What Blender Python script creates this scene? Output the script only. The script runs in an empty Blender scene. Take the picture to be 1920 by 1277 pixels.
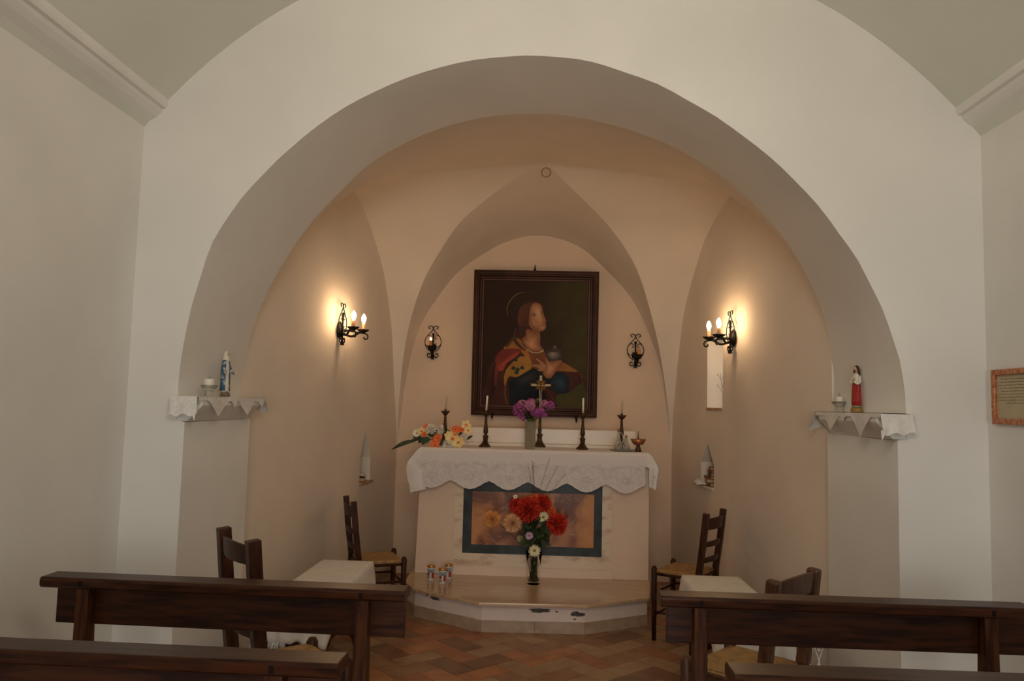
import bpy, bmesh, math, random
from mathutils import Vector, Matrix, Euler
PI = math.pi
rnd = random.Random(7)
scene = bpy.context.scene
col = scene.collection

# ------------------------------------------------------------------ camera, world, lights, exposure
cam_d = bpy.data.cameras.new('camera'); cam = bpy.data.objects.new('camera', cam_d); col.objects.link(cam)
cam_d.sensor_fit = 'HORIZONTAL'; cam_d.sensor_width = 23.5; cam_d.lens = 23.5*1470/1920
cam_d.clip_start = 0.05
cam.matrix_world = Matrix.Translation((0, 0, 1.5)) @ (Matrix.Rotation(math.radians(2.444), 4, 'Z') @ Matrix.Rotation(math.radians(90+4.6668), 4, 'X') @ Matrix.Rotation(math.radians(1.4), 4, 'Z'))
scene.camera = cam
w = bpy.data.worlds.new('sky'); scene.world = w; w.use_nodes = True
w.node_tree.nodes['Background'].inputs[0].default_value = (0.80, 0.90, 0.92, 1)
w.node_tree.nodes['Background'].inputs[1].default_value = 1.7

def area(name, loc, target, sx, sy, power, color, spread=180):
    d = bpy.data.lights.new(name, 'AREA'); d.shape = 'RECTANGLE'; d.size = sx; d.size_y = sy
    d.energy = power; d.color = color; d.spread = math.radians(spread)
    o = bpy.data.objects.new(name, d); col.objects.link(o); o.location = loc
    o.rotation_euler = (Vector(target)-Vector(loc)).to_track_quat('-Z', 'Y').to_euler()
    return o
# daylight entering by the open entrance door and the lunette over it, behind the camera,
# and an unseen area light added over the nave, an assumed warm lamp lifting the upper arch wall
area('daylight_door', (0.25, -3.45, 1.25), (0.3, -2.0, 0.0), 1.3, 2.1, 54, (0.97, 0.93, 0.90), 130)
area('daylight_lunette', (0.25, -3.45, 2.75), (0.15, 3.5, 2.1), 1.3, 0.6, 7, (1.0, 0.93, 0.84))
area('assumed_nave_lamp', (0.08, 0.95, 2.6), (0.0, 3.5, 2.9), 0.9, 0.7, 16.5, (1.0, 0.86, 0.67), 150)
scene.view_settings.view_transform = 'Standard'
scene.view_settings.look = 'None'
scene.view_settings.exposure = 0.0
scene.view_settings.gamma = 1.0
scene.view_settings.use_curve_mapping = False

# ------------------------------------------------------------------ helpers
class MB:
    def __init__(s): s.v=[]; s.f=[]; s.sm=[]; s.mi=[]
    def add(s, vs, fs, smooth=False, mi=0):
        n=len(s.v); s.v += [tuple(v) for v in vs]
        for f in fs: s.f.append([n+i for i in f]); s.sm.append(smooth); s.mi.append(mi)
    def box(s, x0,x1,y0,y1,z0,z1, M=None, mi=0):
        vs=[Vector((x,y,z)) for z in (z0,z1) for y in (y0,y1) for x in (x0,x1)]
        if M: vs=[M@v for v in vs]
        s.add(vs, [(0,2,3,1),(4,5,7,6),(0,1,5,4),(2,6,7,3),(0,4,6,2),(1,3,7,5)], False, mi)
        return s
    def bar(s, a, b, wx, wy, up=(0,0,1), taper=1.0, mi=0):
        a=Vector(a); b=Vector(b); d=(b-a).normalized(); u=Vector(up)
        if abs(d.dot(u))>.97: u=Vector((0,1,0))
        r=d.cross(u).normalized(); u2=r.cross(d)
        vs=[]
        for p,k in ((a,1),(b,taper)):
            for i,j in ((-1,-1),(1,-1),(1,1),(-1,1)): vs.append(p+r*(i*wx*k/2)+u2*(j*wy*k/2))
        s.add(vs, [(3,2,1,0),(4,5,6,7),(0,1,5,4),(1,2,6,5),(2,3,7,6),(3,0,4,7)], False, mi); return s
    def tube(s, pts, r, n=8, caps=True, mi=0):
        pts=[Vector(p) for p in pts]; m=len(pts)
        rs = r if isinstance(r,(list,tuple)) else [r]*m
        t0=(pts[1]-pts[0]).normalized(); ref=Vector((0,0,1)) if abs(t0.z)<.9 else Vector((1,0,0))
        u=(ref-t0*ref.dot(t0)).normalized(); vs=[]
        for i,p in enumerate(pts):
            t=(pts[min(i+1,m-1)]-pts[max(i-1,0)])
            if t.length<1e-9: t=t0
            t=t.normalized(); u=(u-t*u.dot(t))
            u = u.normalized() if u.length>1e-6 else t.orthogonal().normalized()
            b=t.cross(u)
            for k in range(n):
                a=2*PI*k/n; vs.append(p+u*(math.cos(a)*rs[i])+b*(math.sin(a)*rs[i]))
        fs=[(i*n+k,i*n+(k+1)%n,(i+1)*n+(k+1)%n,(i+1)*n+k) for i in range(m-1) for k in range(n)]
        if caps: fs += [tuple(range(n))[::-1], tuple((m-1)*n+k for k in range(n))]
        s.add(vs, fs, True, mi); return s
    def lathe(s, prof, c=(0,0,0), n=24, M=None, sx=1, sy=1, mi=0, wav=None):
        c=Vector(c); vs=[]
        for (r,z) in prof:
            for k in range(n):
                a=2*PI*k/n; rr=r*(1+(wav(a,z) if wav else 0)); v=Vector((rr*math.cos(a)*sx, rr*math.sin(a)*sy, z))
                if M: v=M@v
                vs.append(v+c)
        m=len(prof)
        fs=[(i*n+k,i*n+(k+1)%n,(i+1)*n+(k+1)%n,(i+1)*n+k) for i in range(m-1) for k in range(n)]
        if prof[0][0]>1e-5: fs.append(tuple(range(n))[::-1])
        if prof[-1][0]>1e-5: fs.append(tuple((m-1)*n+k for k in range(n)))
        s.add(vs, fs, True, mi); return s
    def grid(s, rows, smooth=True, closed=False, mi=0):
        m=len(rows); n=len(rows[0]); vs=[v for r in rows for v in r]
        fs=[(i*n+k,i*n+(k+1)%n,(i+1)*n+(k+1)%n,(i+1)*n+k) for i in range(m-1) for k in range(n if closed else n-1)]
        s.add(vs, fs, smooth, mi); return s
    def prism(s, pts, ext, smooth=False, mi=0):       # closed polygon swept by a vector
        e=Vector(ext); a=[Vector(p) for p in pts]; n=len(a)
        s.add(a+[p+e for p in a], [tuple(range(n))[::-1], tuple(range(n,2*n))]+[(i,(i+1)%n,n+(i+1)%n,n+i) for i in range(n)], smooth, mi); return s
    def ball(s, c, r, n=10, m=8, sc=(1,1,1), M=None, mi=0):
        prof=[(math.sin(PI*i/m)*r, -math.cos(PI*i/m)*r) for i in range(m+1)]; prof[0]=(0,-r); prof[-1]=(0,r)
        vs=[];c=Vector(c)
        for (rr,z) in prof:
            for k in range(n):
                a=2*PI*k/n; v=Vector((rr*math.cos(a)*sc[0], rr*math.sin(a)*sc[1], z*sc[2]))
                if M: v=M@v
                vs.append(v+c)
        s.add(vs,[(i*n+k,i*n+(k+1)%n,(i+1)*n+(k+1)%n,(i+1)*n+k) for i in range(m) for k in range(n)],True,mi); return s
    def build(s, name, mat, parent=None, bevel=0, loc=None, fixn=True, solid=0):
        me=bpy.data.meshes.new(name); me.from_pydata(s.v, [], s.f)
        for p,sm,mi in zip(me.polygons, s.sm, s.mi): p.use_smooth=sm; p.material_index=mi
        for m in (mat if isinstance(mat,(list,tuple)) else [mat]): me.materials.append(m)
        bm=bmesh.new(); bm.from_mesh(me)
        if fixn:
            bmesh.ops.remove_doubles(bm, verts=bm.verts, dist=1e-5)
            bmesh.ops.recalc_face_normals(bm, faces=bm.faces)
        bm.to_mesh(me); bm.free(); me.update()
        o=bpy.data.objects.new(name, me); col.objects.link(o)
        if parent: o.parent=parent
        if loc: o.location=loc
        if solid:
            md=o.modifiers.new('solid','SOLIDIFY'); md.thickness=solid; md.offset=0
        if bevel:
            md=o.modifiers.new('bevel','BEVEL'); md.width=bevel; md.segments=2; md.limit_method='ANGLE'; md.angle_limit=math.radians(40)
        return o

def tag(o, label, cat, group=None, kind=None):
    if label: o['label']=label
    if cat: o['category']=cat
    if group: o['group']=group
    if kind: o['kind']=kind
    return o
def thing(name, label, cat, loc=(0,0,0), rz=0, group=None):
    o=bpy.data.objects.new(name,None); col.objects.link(o); o.location=loc; o.rotation_euler=(0,0,rz); o.empty_display_size=.1
    return tag(o,label,cat,group)
def lab(o,l): o['label']=l; return o
def structure(o): o['kind']='structure'; return o
def copy_tree(o, parent=None):
    c=o.copy(); col.objects.link(c)
    if parent: c.parent=parent
    for ch in list(o.children): copy_tree(ch,c)
    return c
def spline(pts, n=8, closed=False):
    P=[Vector(p) for p in pts]; m=len(P); out=[]
    for i in range(m if closed else m-1):
        if closed: a,b,c,d=P[(i-1)%m],P[i],P[(i+1)%m],P[(i+2)%m]
        else: a,b,c,d=P[max(i-1,0)],P[i],P[i+1],P[min(i+2,m-1)]
        for k in range(n):
            t=k/n
            out.append(.5*((2*b)+(c-a)*t+(2*a-5*b+4*c-d)*t*t+(3*b-a-3*c+d)*t**3))
    if not closed: out.append(P[-1])
    return out
def resample(pts, n):
    P=[Vector(p) for p in pts]; L=[0]
    for a,b in zip(P,P[1:]): L.append(L[-1]+(b-a).length)
    out=[]; j=0
    for i in range(n+1):
        t=L[-1]*i/n
        while j<len(L)-2 and L[j+1]<t: j+=1
        d=L[j+1]-L[j]; out.append(P[j].lerp(P[j+1], (t-L[j])/d if d>1e-9 else 0))
    return out

# ------------------------------------------------------------------ materials
def srgb(r,g,b):
    f=lambda c: (c/255/12.92) if c/255<=.04045 else ((c/255+.055)/1.055)**2.4
    return (f(r),f(g),f(b))
def P(name, base, rough=.6, metal=0, spec=.5, var=0, vscale=6, stretch=(1,1,1), bump=0, bscale=None, coat=0, trans=0, ior=1.45, emit=None, es=0, base2=None, alpha=1, sss=0, detail=4, lo=.35, hi=.65):
    m=bpy.data.materials.new(name); m.use_nodes=True; nt=m.node_tree; N=nt.nodes; L=nt.links; b=N['Principled BSDF']
    b.inputs['Base Color'].default_value=(*base,1); b.inputs['Roughness'].default_value=rough; b.inputs['Metallic'].default_value=metal; b.inputs['Specular IOR Level'].default_value=spec
    b.inputs['Coat Weight'].default_value=coat; b.inputs['Coat Roughness'].default_value=.15
    b.inputs['Transmission Weight'].default_value=trans; b.inputs['IOR'].default_value=ior; b.inputs['Alpha'].default_value=alpha
    if sss: b.inputs['Subsurface Weight'].default_value=sss; b.inputs['Subsurface Scale'].default_value=.01
    if emit: b.inputs['Emission Color'].default_value=(*emit,1); b.inputs['Emission Strength'].default_value=es
    if var or base2 or bump:
        tc=N.new('ShaderNodeTexCoord'); mp=N.new('ShaderNodeMapping'); mp.inputs['Scale'].default_value=stretch
        L.new(tc.outputs['Object'],mp.inputs['Vector'])
        nz=N.new('ShaderNodeTexNoise'); nz.inputs['Scale'].default_value=vscale; nz.inputs['Detail'].default_value=detail
        L.new(mp.outputs['Vector'],nz.inputs['Vector'])
        if var or base2:
            cr=N.new('ShaderNodeValToRGB'); e=cr.color_ramp.elements
            e[0].position=lo; e[1].position=hi
            c2=base2 if base2 else tuple(min(1,c*(1+var)) for c in base)
            c1=base if base2 else tuple(c*(1-var) for c in base)
            e[0].color=(*c1,1); e[1].color=(*c2,1)
            L.new(nz.outputs['Fac'],cr.inputs['Fac']); L.new(cr.outputs['Color'],b.inputs['Base Color'])
        if bump:
            src=nz
            if bscale:
                src=N.new('ShaderNodeTexNoise'); src.inputs['Scale'].default_value=bscale; src.inputs['Detail'].default_value=3
                L.new(mp.outputs['Vector'],src.inputs['Vector'])
            bp=N.new('ShaderNodeBump'); bp.inputs['Strength'].default_value=bump; bp.inputs['Distance'].default_value=.01
            L.new(src.outputs['Fac'],bp.inputs['Height']); L.new(bp.outputs['Normal'],b.inputs['Normal'])
    return m
plaster   = P('white_plaster', (.80,.78,.74), .9, var=.03, vscale=2.2, bump=.25, bscale=7)
ceil_mat  = P('ceiling_plaster', (.70,.71,.64), .9, var=.03, vscale=1.6, bump=.2, bscale=6)
plaster_c = P('warm_plaster', (.79,.69,.58), .9, var=.03, vscale=2.4, bump=.22, bscale=6)
plaster_b = P('peach_plaster', (.76,.585,.44), .9, var=.03, vscale=2.4, bump=.2, bscale=6)
wood      = P('dark_pew_wood', (.018,.0045,.0015), .36, spec=.34, base2=(.068,.019,.0055), vscale=7, stretch=(1,9,9), bump=.05)
wood_v    = P('dark_post_wood', (.030,.008,.0028), .40, spec=.3, base2=(.105,.033,.010), vscale=7, stretch=(9,9,1), bump=.05)
chairwood = P('chair_wood', (.022,.0065,.0025), .42, spec=.3, base2=(.070,.021,.007), vscale=9, stretch=(5,5,1))
chairwood2= P('lighter_chair_wood', (.055,.022,.010), .42, base2=(.12,.045,.02), vscale=9, stretch=(5,5,1), coat=.1)
iron      = P('wrought_iron', (.012,.009,.007), .5, metal=.6, var=.3, vscale=60)
bronze    = P('old_bronze', (.10,.055,.022), .42, metal=.75, base2=(.05,.03,.018), vscale=40)
copper    = P('copper', (.38,.15,.06), .38, metal=.8, var=.15, vscale=20)
gold      = P('gilt', (.62,.38,.12), .35, metal=.85, var=.15, vscale=40)
wax       = P('candle_wax', (.82,.78,.66), .5, sss=.2)
waxtr     = P('pale_wax', (.66,.56,.42), .45, sss=.3, alpha=.75)
wick      = P('wick', (.01,.01,.01), .9)
glass     = P('clear_glass', (.97,.98,.96), .02, trans=1, ior=1.12)
glassg    = P('greyish_glass', (.86,.86,.80), .06, trans=.88, ior=1.3)
cutglass  = P('cut_glass', (.75,.68,.50), .12, trans=.75, ior=1.4, bump=.8, bscale=120)
cloth     = P('white_linen', (.80,.76,.72), .9, var=.04, vscale=12, bump=.15, bscale=60)
porcelain = P('painted_white', (.75,.70,.58), .4, var=.08, vscale=60)
bluepaint = P('worn_blue_paint', (.045,.12,.22), .5, base2=(.50,.52,.50), vscale=45, lo=.54, hi=.66)
redpaint  = P('red_paint', (.36,.025,.018), .38, var=.25, vscale=60)
hairpaint = P('brown_paint', (.045,.018,.010), .5)
skinpaint = P('skin_paint', (.55,.33,.20), .5)
goldpaint = P('dull_gold_paint', (.32,.19,.04), .42, var=.2, vscale=60)
marblev   = P('veined_marble', (.80,.65,.48), .3, base2=(.60,.39,.25), vscale=7, stretch=(1,1,2.2), detail=8, lo=.50, hi=.66)
marbled   = P('dark_green_marble', (.018,.024,.024), .3, base2=(.050,.060,.055), vscale=10, detail=8, lo=.35, hi=.75, spec=.3)
travertine= P('travertine', (.60,.41,.25), .16, base2=(.50,.32,.18), vscale=7, stretch=(.5,7,3), detail=6, coat=.3)
whitemarb = P('white_marble', (.78,.70,.60), .3, base2=(.70,.58,.46), vscale=4, detail=7, lo=.5, hi=.8)
plinth_m  = P('beige_tile', (.36,.24,.16), .45, base2=(.46,.32,.22), vscale=12, detail=6)
grey_cem  = P('bare_cement', (.10,.085,.075), .95, var=.4, vscale=70, bump=.6, bscale=90)
lime      = P('lime_flake', (.80,.78,.76), .9, var=.1, vscale=50)
leafg     = P('dark_leaf', (.018,.030,.008), .5, base2=(.035,.055,.014), vscale=25)
leafy     = P('light_leaf', (.09,.13,.02), .5, var=.2, vscale=25)
stemg     = P('stem_green', (.02,.035,.010), .5)
red_f     = P('red_petal', (.50,.022,.010), .6, base2=(.75,.055,.02), vscale=30)
coral_f   = P('coral_petal', (.88,.17,.045), .6, var=.15, vscale=30)
orange_f  = P('orange_petal', (.92,.45,.15), .6, var=.15, vscale=30)
peach_f   = P('peach_petal', (.95,.56,.30), .6, var=.12, vscale=30)
cream_f   = P('cream_petal', (.80,.72,.42), .6, var=.08, vscale=30)
white_f   = P('white_petal', (.85,.82,.70), .6, var=.06, vscale=30)
yellow_f  = P('yellow_petal', (.85,.58,.18), .6, base2=(.88,.72,.38), vscale=18)
lav_f     = P('lavender_petal', (.52,.36,.52), .6, var=.1, vscale=30)
purple_f  = P('magenta_petal', (.30,.05,.26), .6, base2=(.42,.09,.34), vscale=30)
pink_f    = P('pink_petal', (.58,.20,.36), .6, var=.2, vscale=40)
dkyel     = P('flower_eye', (.30,.18,.02), .7)
bookbr    = P('brown_book', (.24,.085,.028), .5, var=.3, vscale=20)
bookdk    = P('dark_book', (.02,.014,.012), .5)
pagecol   = P('book_pages', (.55,.38,.22), .8)
orangefr  = P('mottled_orange_frame', (.36,.085,.022), .4, base2=(.56,.24,.10), vscale=60, detail=3, lo=.4, hi=.6)
paper     = P('aged_paper', (.50,.42,.27), .8, var=.06, vscale=12)
inkm      = P('faded_ink', (.20,.15,.10), .8)
tan_tile  = P('tan_tile', (.50,.30,.16), .6, var=.15, vscale=12)
sleeve_m  = P('candle_sleeve', (.72,.42,.22), .5, sss=.3)
sleeve_d  = P('orange_sleeve', (.62,.27,.06), .5, sss=.3)
BULB = (1.0,.60,.30)
bulb_on   = P('lit_bulb', (1,.9,.7), .3, emit=(1.0,.66,.36), es=145)
bulb_dim  = P('small_lit_bulb', (1,.8,.6), .3, emit=(1.0,.55,.25), es=12)
sheer     = P('lid_gold', (.70,.36,.07), .28, metal=.9)
skyblue   = P('print_blue', (.16,.30,.36), .5, base2=(.30,.42,.40), vscale=80)
printred  = P('print_red', (.34,.035,.02), .5)
printdk   = P('print_dark', (.04,.01,.012), .5)
printwh   = P('print_white', (.66,.62,.60), .5)
framewood = P('frame_walnut', (.038,.012,.004), .36, base2=(.062,.020,.006), vscale=9, spec=.14)
framered  = P('frame_inner_wood', (.085,.022,.008), .4, spec=.3)

def inlay_material():
    m=bpy.data.materials.new('rosso_marble'); m.use_nodes=True; nt=m.node_tree; N=nt.nodes; L=nt.links; b=N['Principled BSDF']
    b.inputs['Roughness'].default_value=.3; b.inputs['Specular IOR Level'].default_value=.3
    tc=N.new('ShaderNodeTexCoord')
    n1=N.new('ShaderNodeTexNoise'); n1.inputs['Scale'].default_value=3.2; n1.inputs['Detail'].default_value=7; n1.inputs['Distortion'].default_value=.8
    L.new(tc.outputs['Object'],n1.inputs['Vector'])
    r1=N.new('ShaderNodeValToRGB'); e=r1.color_ramp.elements
    e[0].position=.36; e[0].color=(.14,.055,.038,1); e[1].position=.62; e[1].color=(.60,.25,.085,1)
    e2=r1.color_ramp.elements.new(.46); e2.color=(.22,.075,.032,1)
    e3=r1.color_ramp.elements.new(.54); e3.color=(.44,.18,.075,1)
    L.new(n1.outputs['Fac'],r1.inputs['Fac'])
    mp=N.new('ShaderNodeMapping'); mp.inputs['Scale'].default_value=(1,1,1.6); L.new(tc.outputs['Object'],mp.inputs['Vector'])
    n2=N.new('ShaderNodeTexNoise'); n2.inputs['Scale'].default_value=5; n2.inputs['Detail'].default_value=5; n2.inputs['Distortion'].default_value=1.6
    L.new(mp.outputs['Vector'],n2.inputs['Vector'])
    r2=N.new('ShaderNodeValToRGB'); q=r2.color_ramp.elements
    q[0].position=.485; q[0].color=(0,0,0,1); q[1].position=.5; q[1].color=(1,1,1,1)
    q3=r2.color_ramp.elements.new(.515); q3.color=(0,0,0,1)
    L.new(n2.outputs['Fac'],r2.inputs['Fac'])
    mx=N.new('ShaderNodeMixRGB'); mx.inputs[2].default_value=(.62,.40,.28,1)
    ml=N.new('ShaderNodeMath'); ml.operation='MULTIPLY'; ml.inputs[1].default_value=.45
    L.new(r2.outputs['Color'],ml.inputs[0]); L.new(ml.outputs[0],mx.inputs['Fac']); L.new(r1.outputs['Color'],mx.inputs[1])
    L.new(mx.outputs[0],b.inputs['Base Color']); return m
rosso = inlay_material()

def rush_material():
    m=bpy.data.materials.new('woven_rush'); m.use_nodes=True; nt=m.node_tree; N=nt.nodes; L=nt.links; b=N['Principled BSDF']
    b.inputs['Roughness'].default_value=.6
    tc=N.new('ShaderNodeTexCoord'); sp=N.new('ShaderNodeSeparateXYZ'); L.new(tc.outputs['Object'],sp.inputs[0])
    def math_(op,a,bv=None):
        n=N.new('ShaderNodeMath'); n.operation=op
        if isinstance(a,(int,float)): n.inputs[0].default_value=a
        else: L.new(a,n.inputs[0])
        if bv is not None:
            if isinstance(bv,(int,float)): n.inputs[1].default_value=bv
            else: L.new(bv,n.inputs[1])
        return n.outputs[0]
    mx=math_('MAXIMUM',math_('ABSOLUTE',sp.outputs[0]),math_('ABSOLUTE',sp.outputs[1]))
    sn=math_('SINE',math_('MULTIPLY',mx,900)); s01=math_('MULTIPLY_ADD',sn,.5); 
    s01.node.inputs[2].default_value=.5
    nz=N.new('ShaderNodeTexNoise'); nz.inputs['Scale'].default_value=30; L.new(tc.outputs['Object'],nz.inputs['Vector'])
    f=math_('MULTIPLY_ADD',s01,.5); L.new(nz.outputs['Fac'],f.node.inputs[2])
    cr=N.new('ShaderNodeValToRGB'); e=cr.color_ramp.elements; e[0].position=.35; e[0].color=(.16,.075,.022,1); e[1].position=1; e[1].color=(.50,.29,.10,1)
    L.new(f,cr.inputs['Fac']); L.new(cr.outputs['Color'],b.inputs['Base Color'])
    bp=N.new('ShaderNodeBump'); bp.inputs['Strength'].default_value=.5; bp.inputs['Distance'].default_value=.003
    L.new(s01,bp.inputs['Height']); L.new(bp.outputs['Normal'],b.inputs['Normal']); return m
rush = rush_material()

def lace_material(name, base, ztop, alo, ahi, scale=70):
    """thread lace: opaque threads, half open mesh between; solid above ztop (object z)"""
    m=bpy.data.materials.new(name); m.use_nodes=True; nt=m.node_tree; N=nt.nodes; L=nt.links; b=N['Principled BSDF']
    b.inputs['Roughness'].default_value=.9; b.inputs['Base Color'].default_value=(*base,1)
    tc=N.new('ShaderNodeTexCoord')
    vo=N.new('ShaderNodeTexVoronoi'); vo.feature='DISTANCE_TO_EDGE'; vo.inputs['Scale'].default_value=scale; L.new(tc.outputs['Object'],vo.inputs['Vector'])
    nz=N.new('ShaderNodeTexNoise'); nz.inputs['Scale'].default_value=26; nz.inputs['Detail'].default_value=3; L.new(tc.outputs['Object'],nz.inputs['Vector'])
    r1=N.new('ShaderNodeValToRGB'); e=r1.color_ramp.elements; e[0].position=.08; e[0].color=(1,1,1,1); e[1].position=.2; e[1].color=(0,0,0,1)
    L.new(vo.outputs['Distance'],r1.inputs['Fac'])
    r2=N.new('ShaderNodeValToRGB'); e=r2.color_ramp.elements; e[0].position=.50; e[0].color=(0,0,0,1); e[1].position=.54; e[1].color=(1,1,1,1)
    L.new(nz.outputs['Fac'],r2.inputs['Fac'])
    a=N.new('ShaderNodeMath'); a.operation='MAXIMUM'; L.new(r1.outputs['Color'],a.inputs[0]); L.new(r2.outputs['Color'],a.inputs[1])
    sp=N.new('ShaderNodeSeparateXYZ'); L.new(tc.outputs['Object'],sp.inputs[0])
    g=N.new('ShaderNodeMath'); g.operation='GREATER_THAN'; g.inputs[1].default_value=ztop; L.new(sp.outputs[2],g.inputs[0])
    c=N.new('ShaderNodeMath'); c.operation='MAXIMUM'; L.new(a.outputs[0],c.inputs[0]); L.new(g.outputs[0],c.inputs[1])
    mr=N.new('ShaderNodeMapRange'); mr.inputs['To Min'].default_value=alo; mr.inputs['To Max'].default_value=ahi; L.new(c.outputs[0],mr.inputs['Value'])
    L.new(mr.outputs[0],b.inputs['Alpha']); return m
lace_altar = lace_material('altar_lace', (.74,.68,.66), 1.066, .80, 1.0, 90)
lace_small = lace_material('shelf_lace', (.80,.77,.74), 1.499, .80, 1.0, 110)

# ------------------------------------------------------------------ the building
YF, YB, YE = 3.5, 4.235, 7.0        # arch wall front, arch wall back, end wall
def radius(front, a):               # a: angle, 0 = right spring, pi = left spring
    deg=math.degrees(a)
    tab = [(0,1.62),(7,1.614),(14,1.596),(23,1.575),(33,1.553),(44,1.541),(53,1.538),(62,1.547),(73,1.572),(85,1.601),(94,1.61),(105,1.619),(116,1.625),(126,1.634),(133,1.636),(140,1.643),(147,1.655),(154,1.660),(163,1.636),(171,1.625),(180,1.621)] if front else \
          [(0,1.59),(9,1.609),(20,1.628),(33,1.630),(45,1.621),(60,1.611),(75,1.603),(91,1.612),(108,1.62),(123,1.618),(137,1.590),(150,1.585),(164,1.594),(180,1.60)]
    for (a0,r0),(a1,r1) in zip(tab,tab[1:]):
        if a0<=deg<=a1:
            t=(deg-a0)/(a1-a0); t=t*t*(3-2*t); return r0+(r1-r0)*t
    return tab[-1][1]
NA=64
def arch_outline(front):
    cx=-.04 if front else -.06; y=YF if front else YB; pts=[]
    jl,jr=(-1.622,1.54) if front else (-1.600,1.500)
    for z in (-.02,.3,.7,1.1,1.385): pts.append(Vector((jl,y,z)))
    for i in range(NA+1):
        a=PI*(1-i/NA); r=radius(front,a); pts.append(Vector((cx+r*math.cos(a),y,1.5+r*math.sin(a)))) if i not in(0,NA) else pts.append(Vector((cx+r*math.cos(a),y,1.392)))
    for z in (1.385,1.1,.7,.3,-.02): pts.append(Vector((jr,y,z)))
    return pts
AF, AB = arch_outline(True), arch_outline(False)
NXL,NXR=-1.895,1.925
CZ,CR=1.296,2.4                     # nave vault circle
def vault_z(x): return CZ+math.sqrt(CR*CR-(x-.012)**2)
outer=[]
nj=5
for i,p in enumerate(AF):
    n=len(AF)
    if i<nj: outer.append(Vector((NXL-.15,YF,p.z)))
    elif i>=n-nj: outer.append(Vector((NXR+.15,YF,p.z)))
    else:
        t=(i-nj)/(n-1-2*nj); a=PI*(1-t)
        # ray out of the arch centre to the outer box (walls / vault)
        d=Vector((math.cos(a),0,math.sin(a))); k=1.0
        while True:
            q=Vector((-.04,YF,1.5))+d*k
            if q.x<NXL-.15 or q.x>NXR+.15 or q.z>4.0: break
            k+=.01
        outer.append(q)
rows=[[a.lerp(b,t) for a,b in zip(AF,outer)] for t in (0,.03,.12,.35,.7,1)]
mb=MB(); mb.grid(rows)
structure(mb.build('wall_arch', plaster, fixn=True))
mb=MB(); rows=[[a.lerp(b,t) for a,b in zip(AF,AB)] for t in (0,.02,.25,.5,.75,.98,1)]
mb.grid(rows); o=mb.build('wall_arch_soffit', plaster); structure(o)
outb=[p+Vector((p.x*.12+ (0), 0, (p.z-1.2)*.25 if p.z>1.4 else 0)) for p in AB]
mb=MB(); mb.grid([AB,outb],smooth=False); structure(mb.build('wall_arch_back', plaster_c))

# nave
mb=MB(); mb.box(NXL-.3,NXL,-3.6,YF,-.02,2.95); structure(mb.build('wall_left', plaster))
mb=MB(); mb.box(NXR,NXR+.3,-3.6,YF,-.02,2.95); structure(mb.build('wall_right', plaster))
xs=[NXL-.1+(NXR-NXL+.2)*i/40 for i in range(41)]
mb=MB(); mb.grid([[Vector((x,y,vault_z(x))) for x in xs] for y in (-3.6,-2,0,2,YF+.02)]); structure(mb.build('ceiling', ceil_mat))
mb=MB()
mb.box(NXL-.3,-.45,-3.9,-3.6,-.02,4.1); mb.box(.95,NXR+.3,-3.9,-3.6,-.02,4.1); mb.box(-.45,.95,-3.9,-3.6,2.35,2.45); mb.box(-.45,.95,-3.9,-3.6,3.05,4.1)
structure(mb.build('wall_rear', plaster))
for nm,xw,sg in (('trim_1',NXL,1),('trim_2',NXR,-1)):
    prof=[(-.05,2.765),(0.004,2.765),(.012,2.775),(.03,2.785),(.058,2.802),(.078,2.822),(.084,2.832),(.082,2.838),(.100,2.842),(.106,2.856),(.107,2.885),(.100,2.902),(.085,2.910),(.06,2.914),(-.05,2.93)]
    mb=MB(); mb.prism([(xw+sg*a,-3.6,z) for a,z in prof],(0,YF+3.6,0)); structure(mb.build(nm, plaster))
# floor base and herringbone tiles
rt=random.Random(3)
L_,W_=.29,.145; gro=.005
mb=MB()
mb.box(NXL-.1,NXR+.1,-3.65,YE+.05,-.06,-.0035,mi=0)
tiles=6
c45,s45=math.cos(math.radians(43.5)),math.sin(math.radians(43.5))
for k in range(-70,75):
    for q in range(-16,17):
        for hv in (0,1):
            if hv==0: x0,y0,x1,y1=(k+4*q)*W_,k*W_,(k+4*q+2)*W_,(k+1)*W_
            else: x0,y0,x1,y1=(k+4*q+3)*W_,k*W_,(k+4*q+4)*W_,(k+2)*W_
            g=gro/2
            pts=[(x0+g,y0+g),(x1-g,y0+g),(x1-g,y1-g),(x0+g,y1-g)]
            P2=[(c45*a-s45*b, s45*a+c45*b+2.5) for a,b in pts]
            cx=sum(p[0] for p in P2)/4; cy=sum(p[1] for p in P2)/4
            if not(-1.9<cx<1.95 and .9<cy<7.0): continue
            dz=rt.uniform(-.0006,.0006)
            mb.prism([(a,b,-.0034) for a,b in P2],(0,0,.0034+dz),mi=1+rt.randrange(tiles))
tm=[P('terracotta_%s'%n, c, .38, base2=c2, vscale=9, detail=5, bump=.1, bscale=20) for n,c,c2 in (
  ('brown',(0.260,0.131,0.062),(0.351,0.193,0.097)),('orange',(0.364,0.145,0.058),(0.468,0.207,0.090)),('dark',(0.182,0.090,0.047),(0.260,0.131,0.069)),
  ('tan',(0.338,0.207,0.110),(0.416,0.262,0.145)),('rust',(0.312,0.121,0.058),(0.390,0.166,0.083)),('buff',(0.286,0.166,0.086),(0.390,0.235,0.131)))]
grout=P('grout',(.26,.18,.12),.9,var=.15,vscale=30)
structure(mb.build('floor',[grout]+tm))

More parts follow.
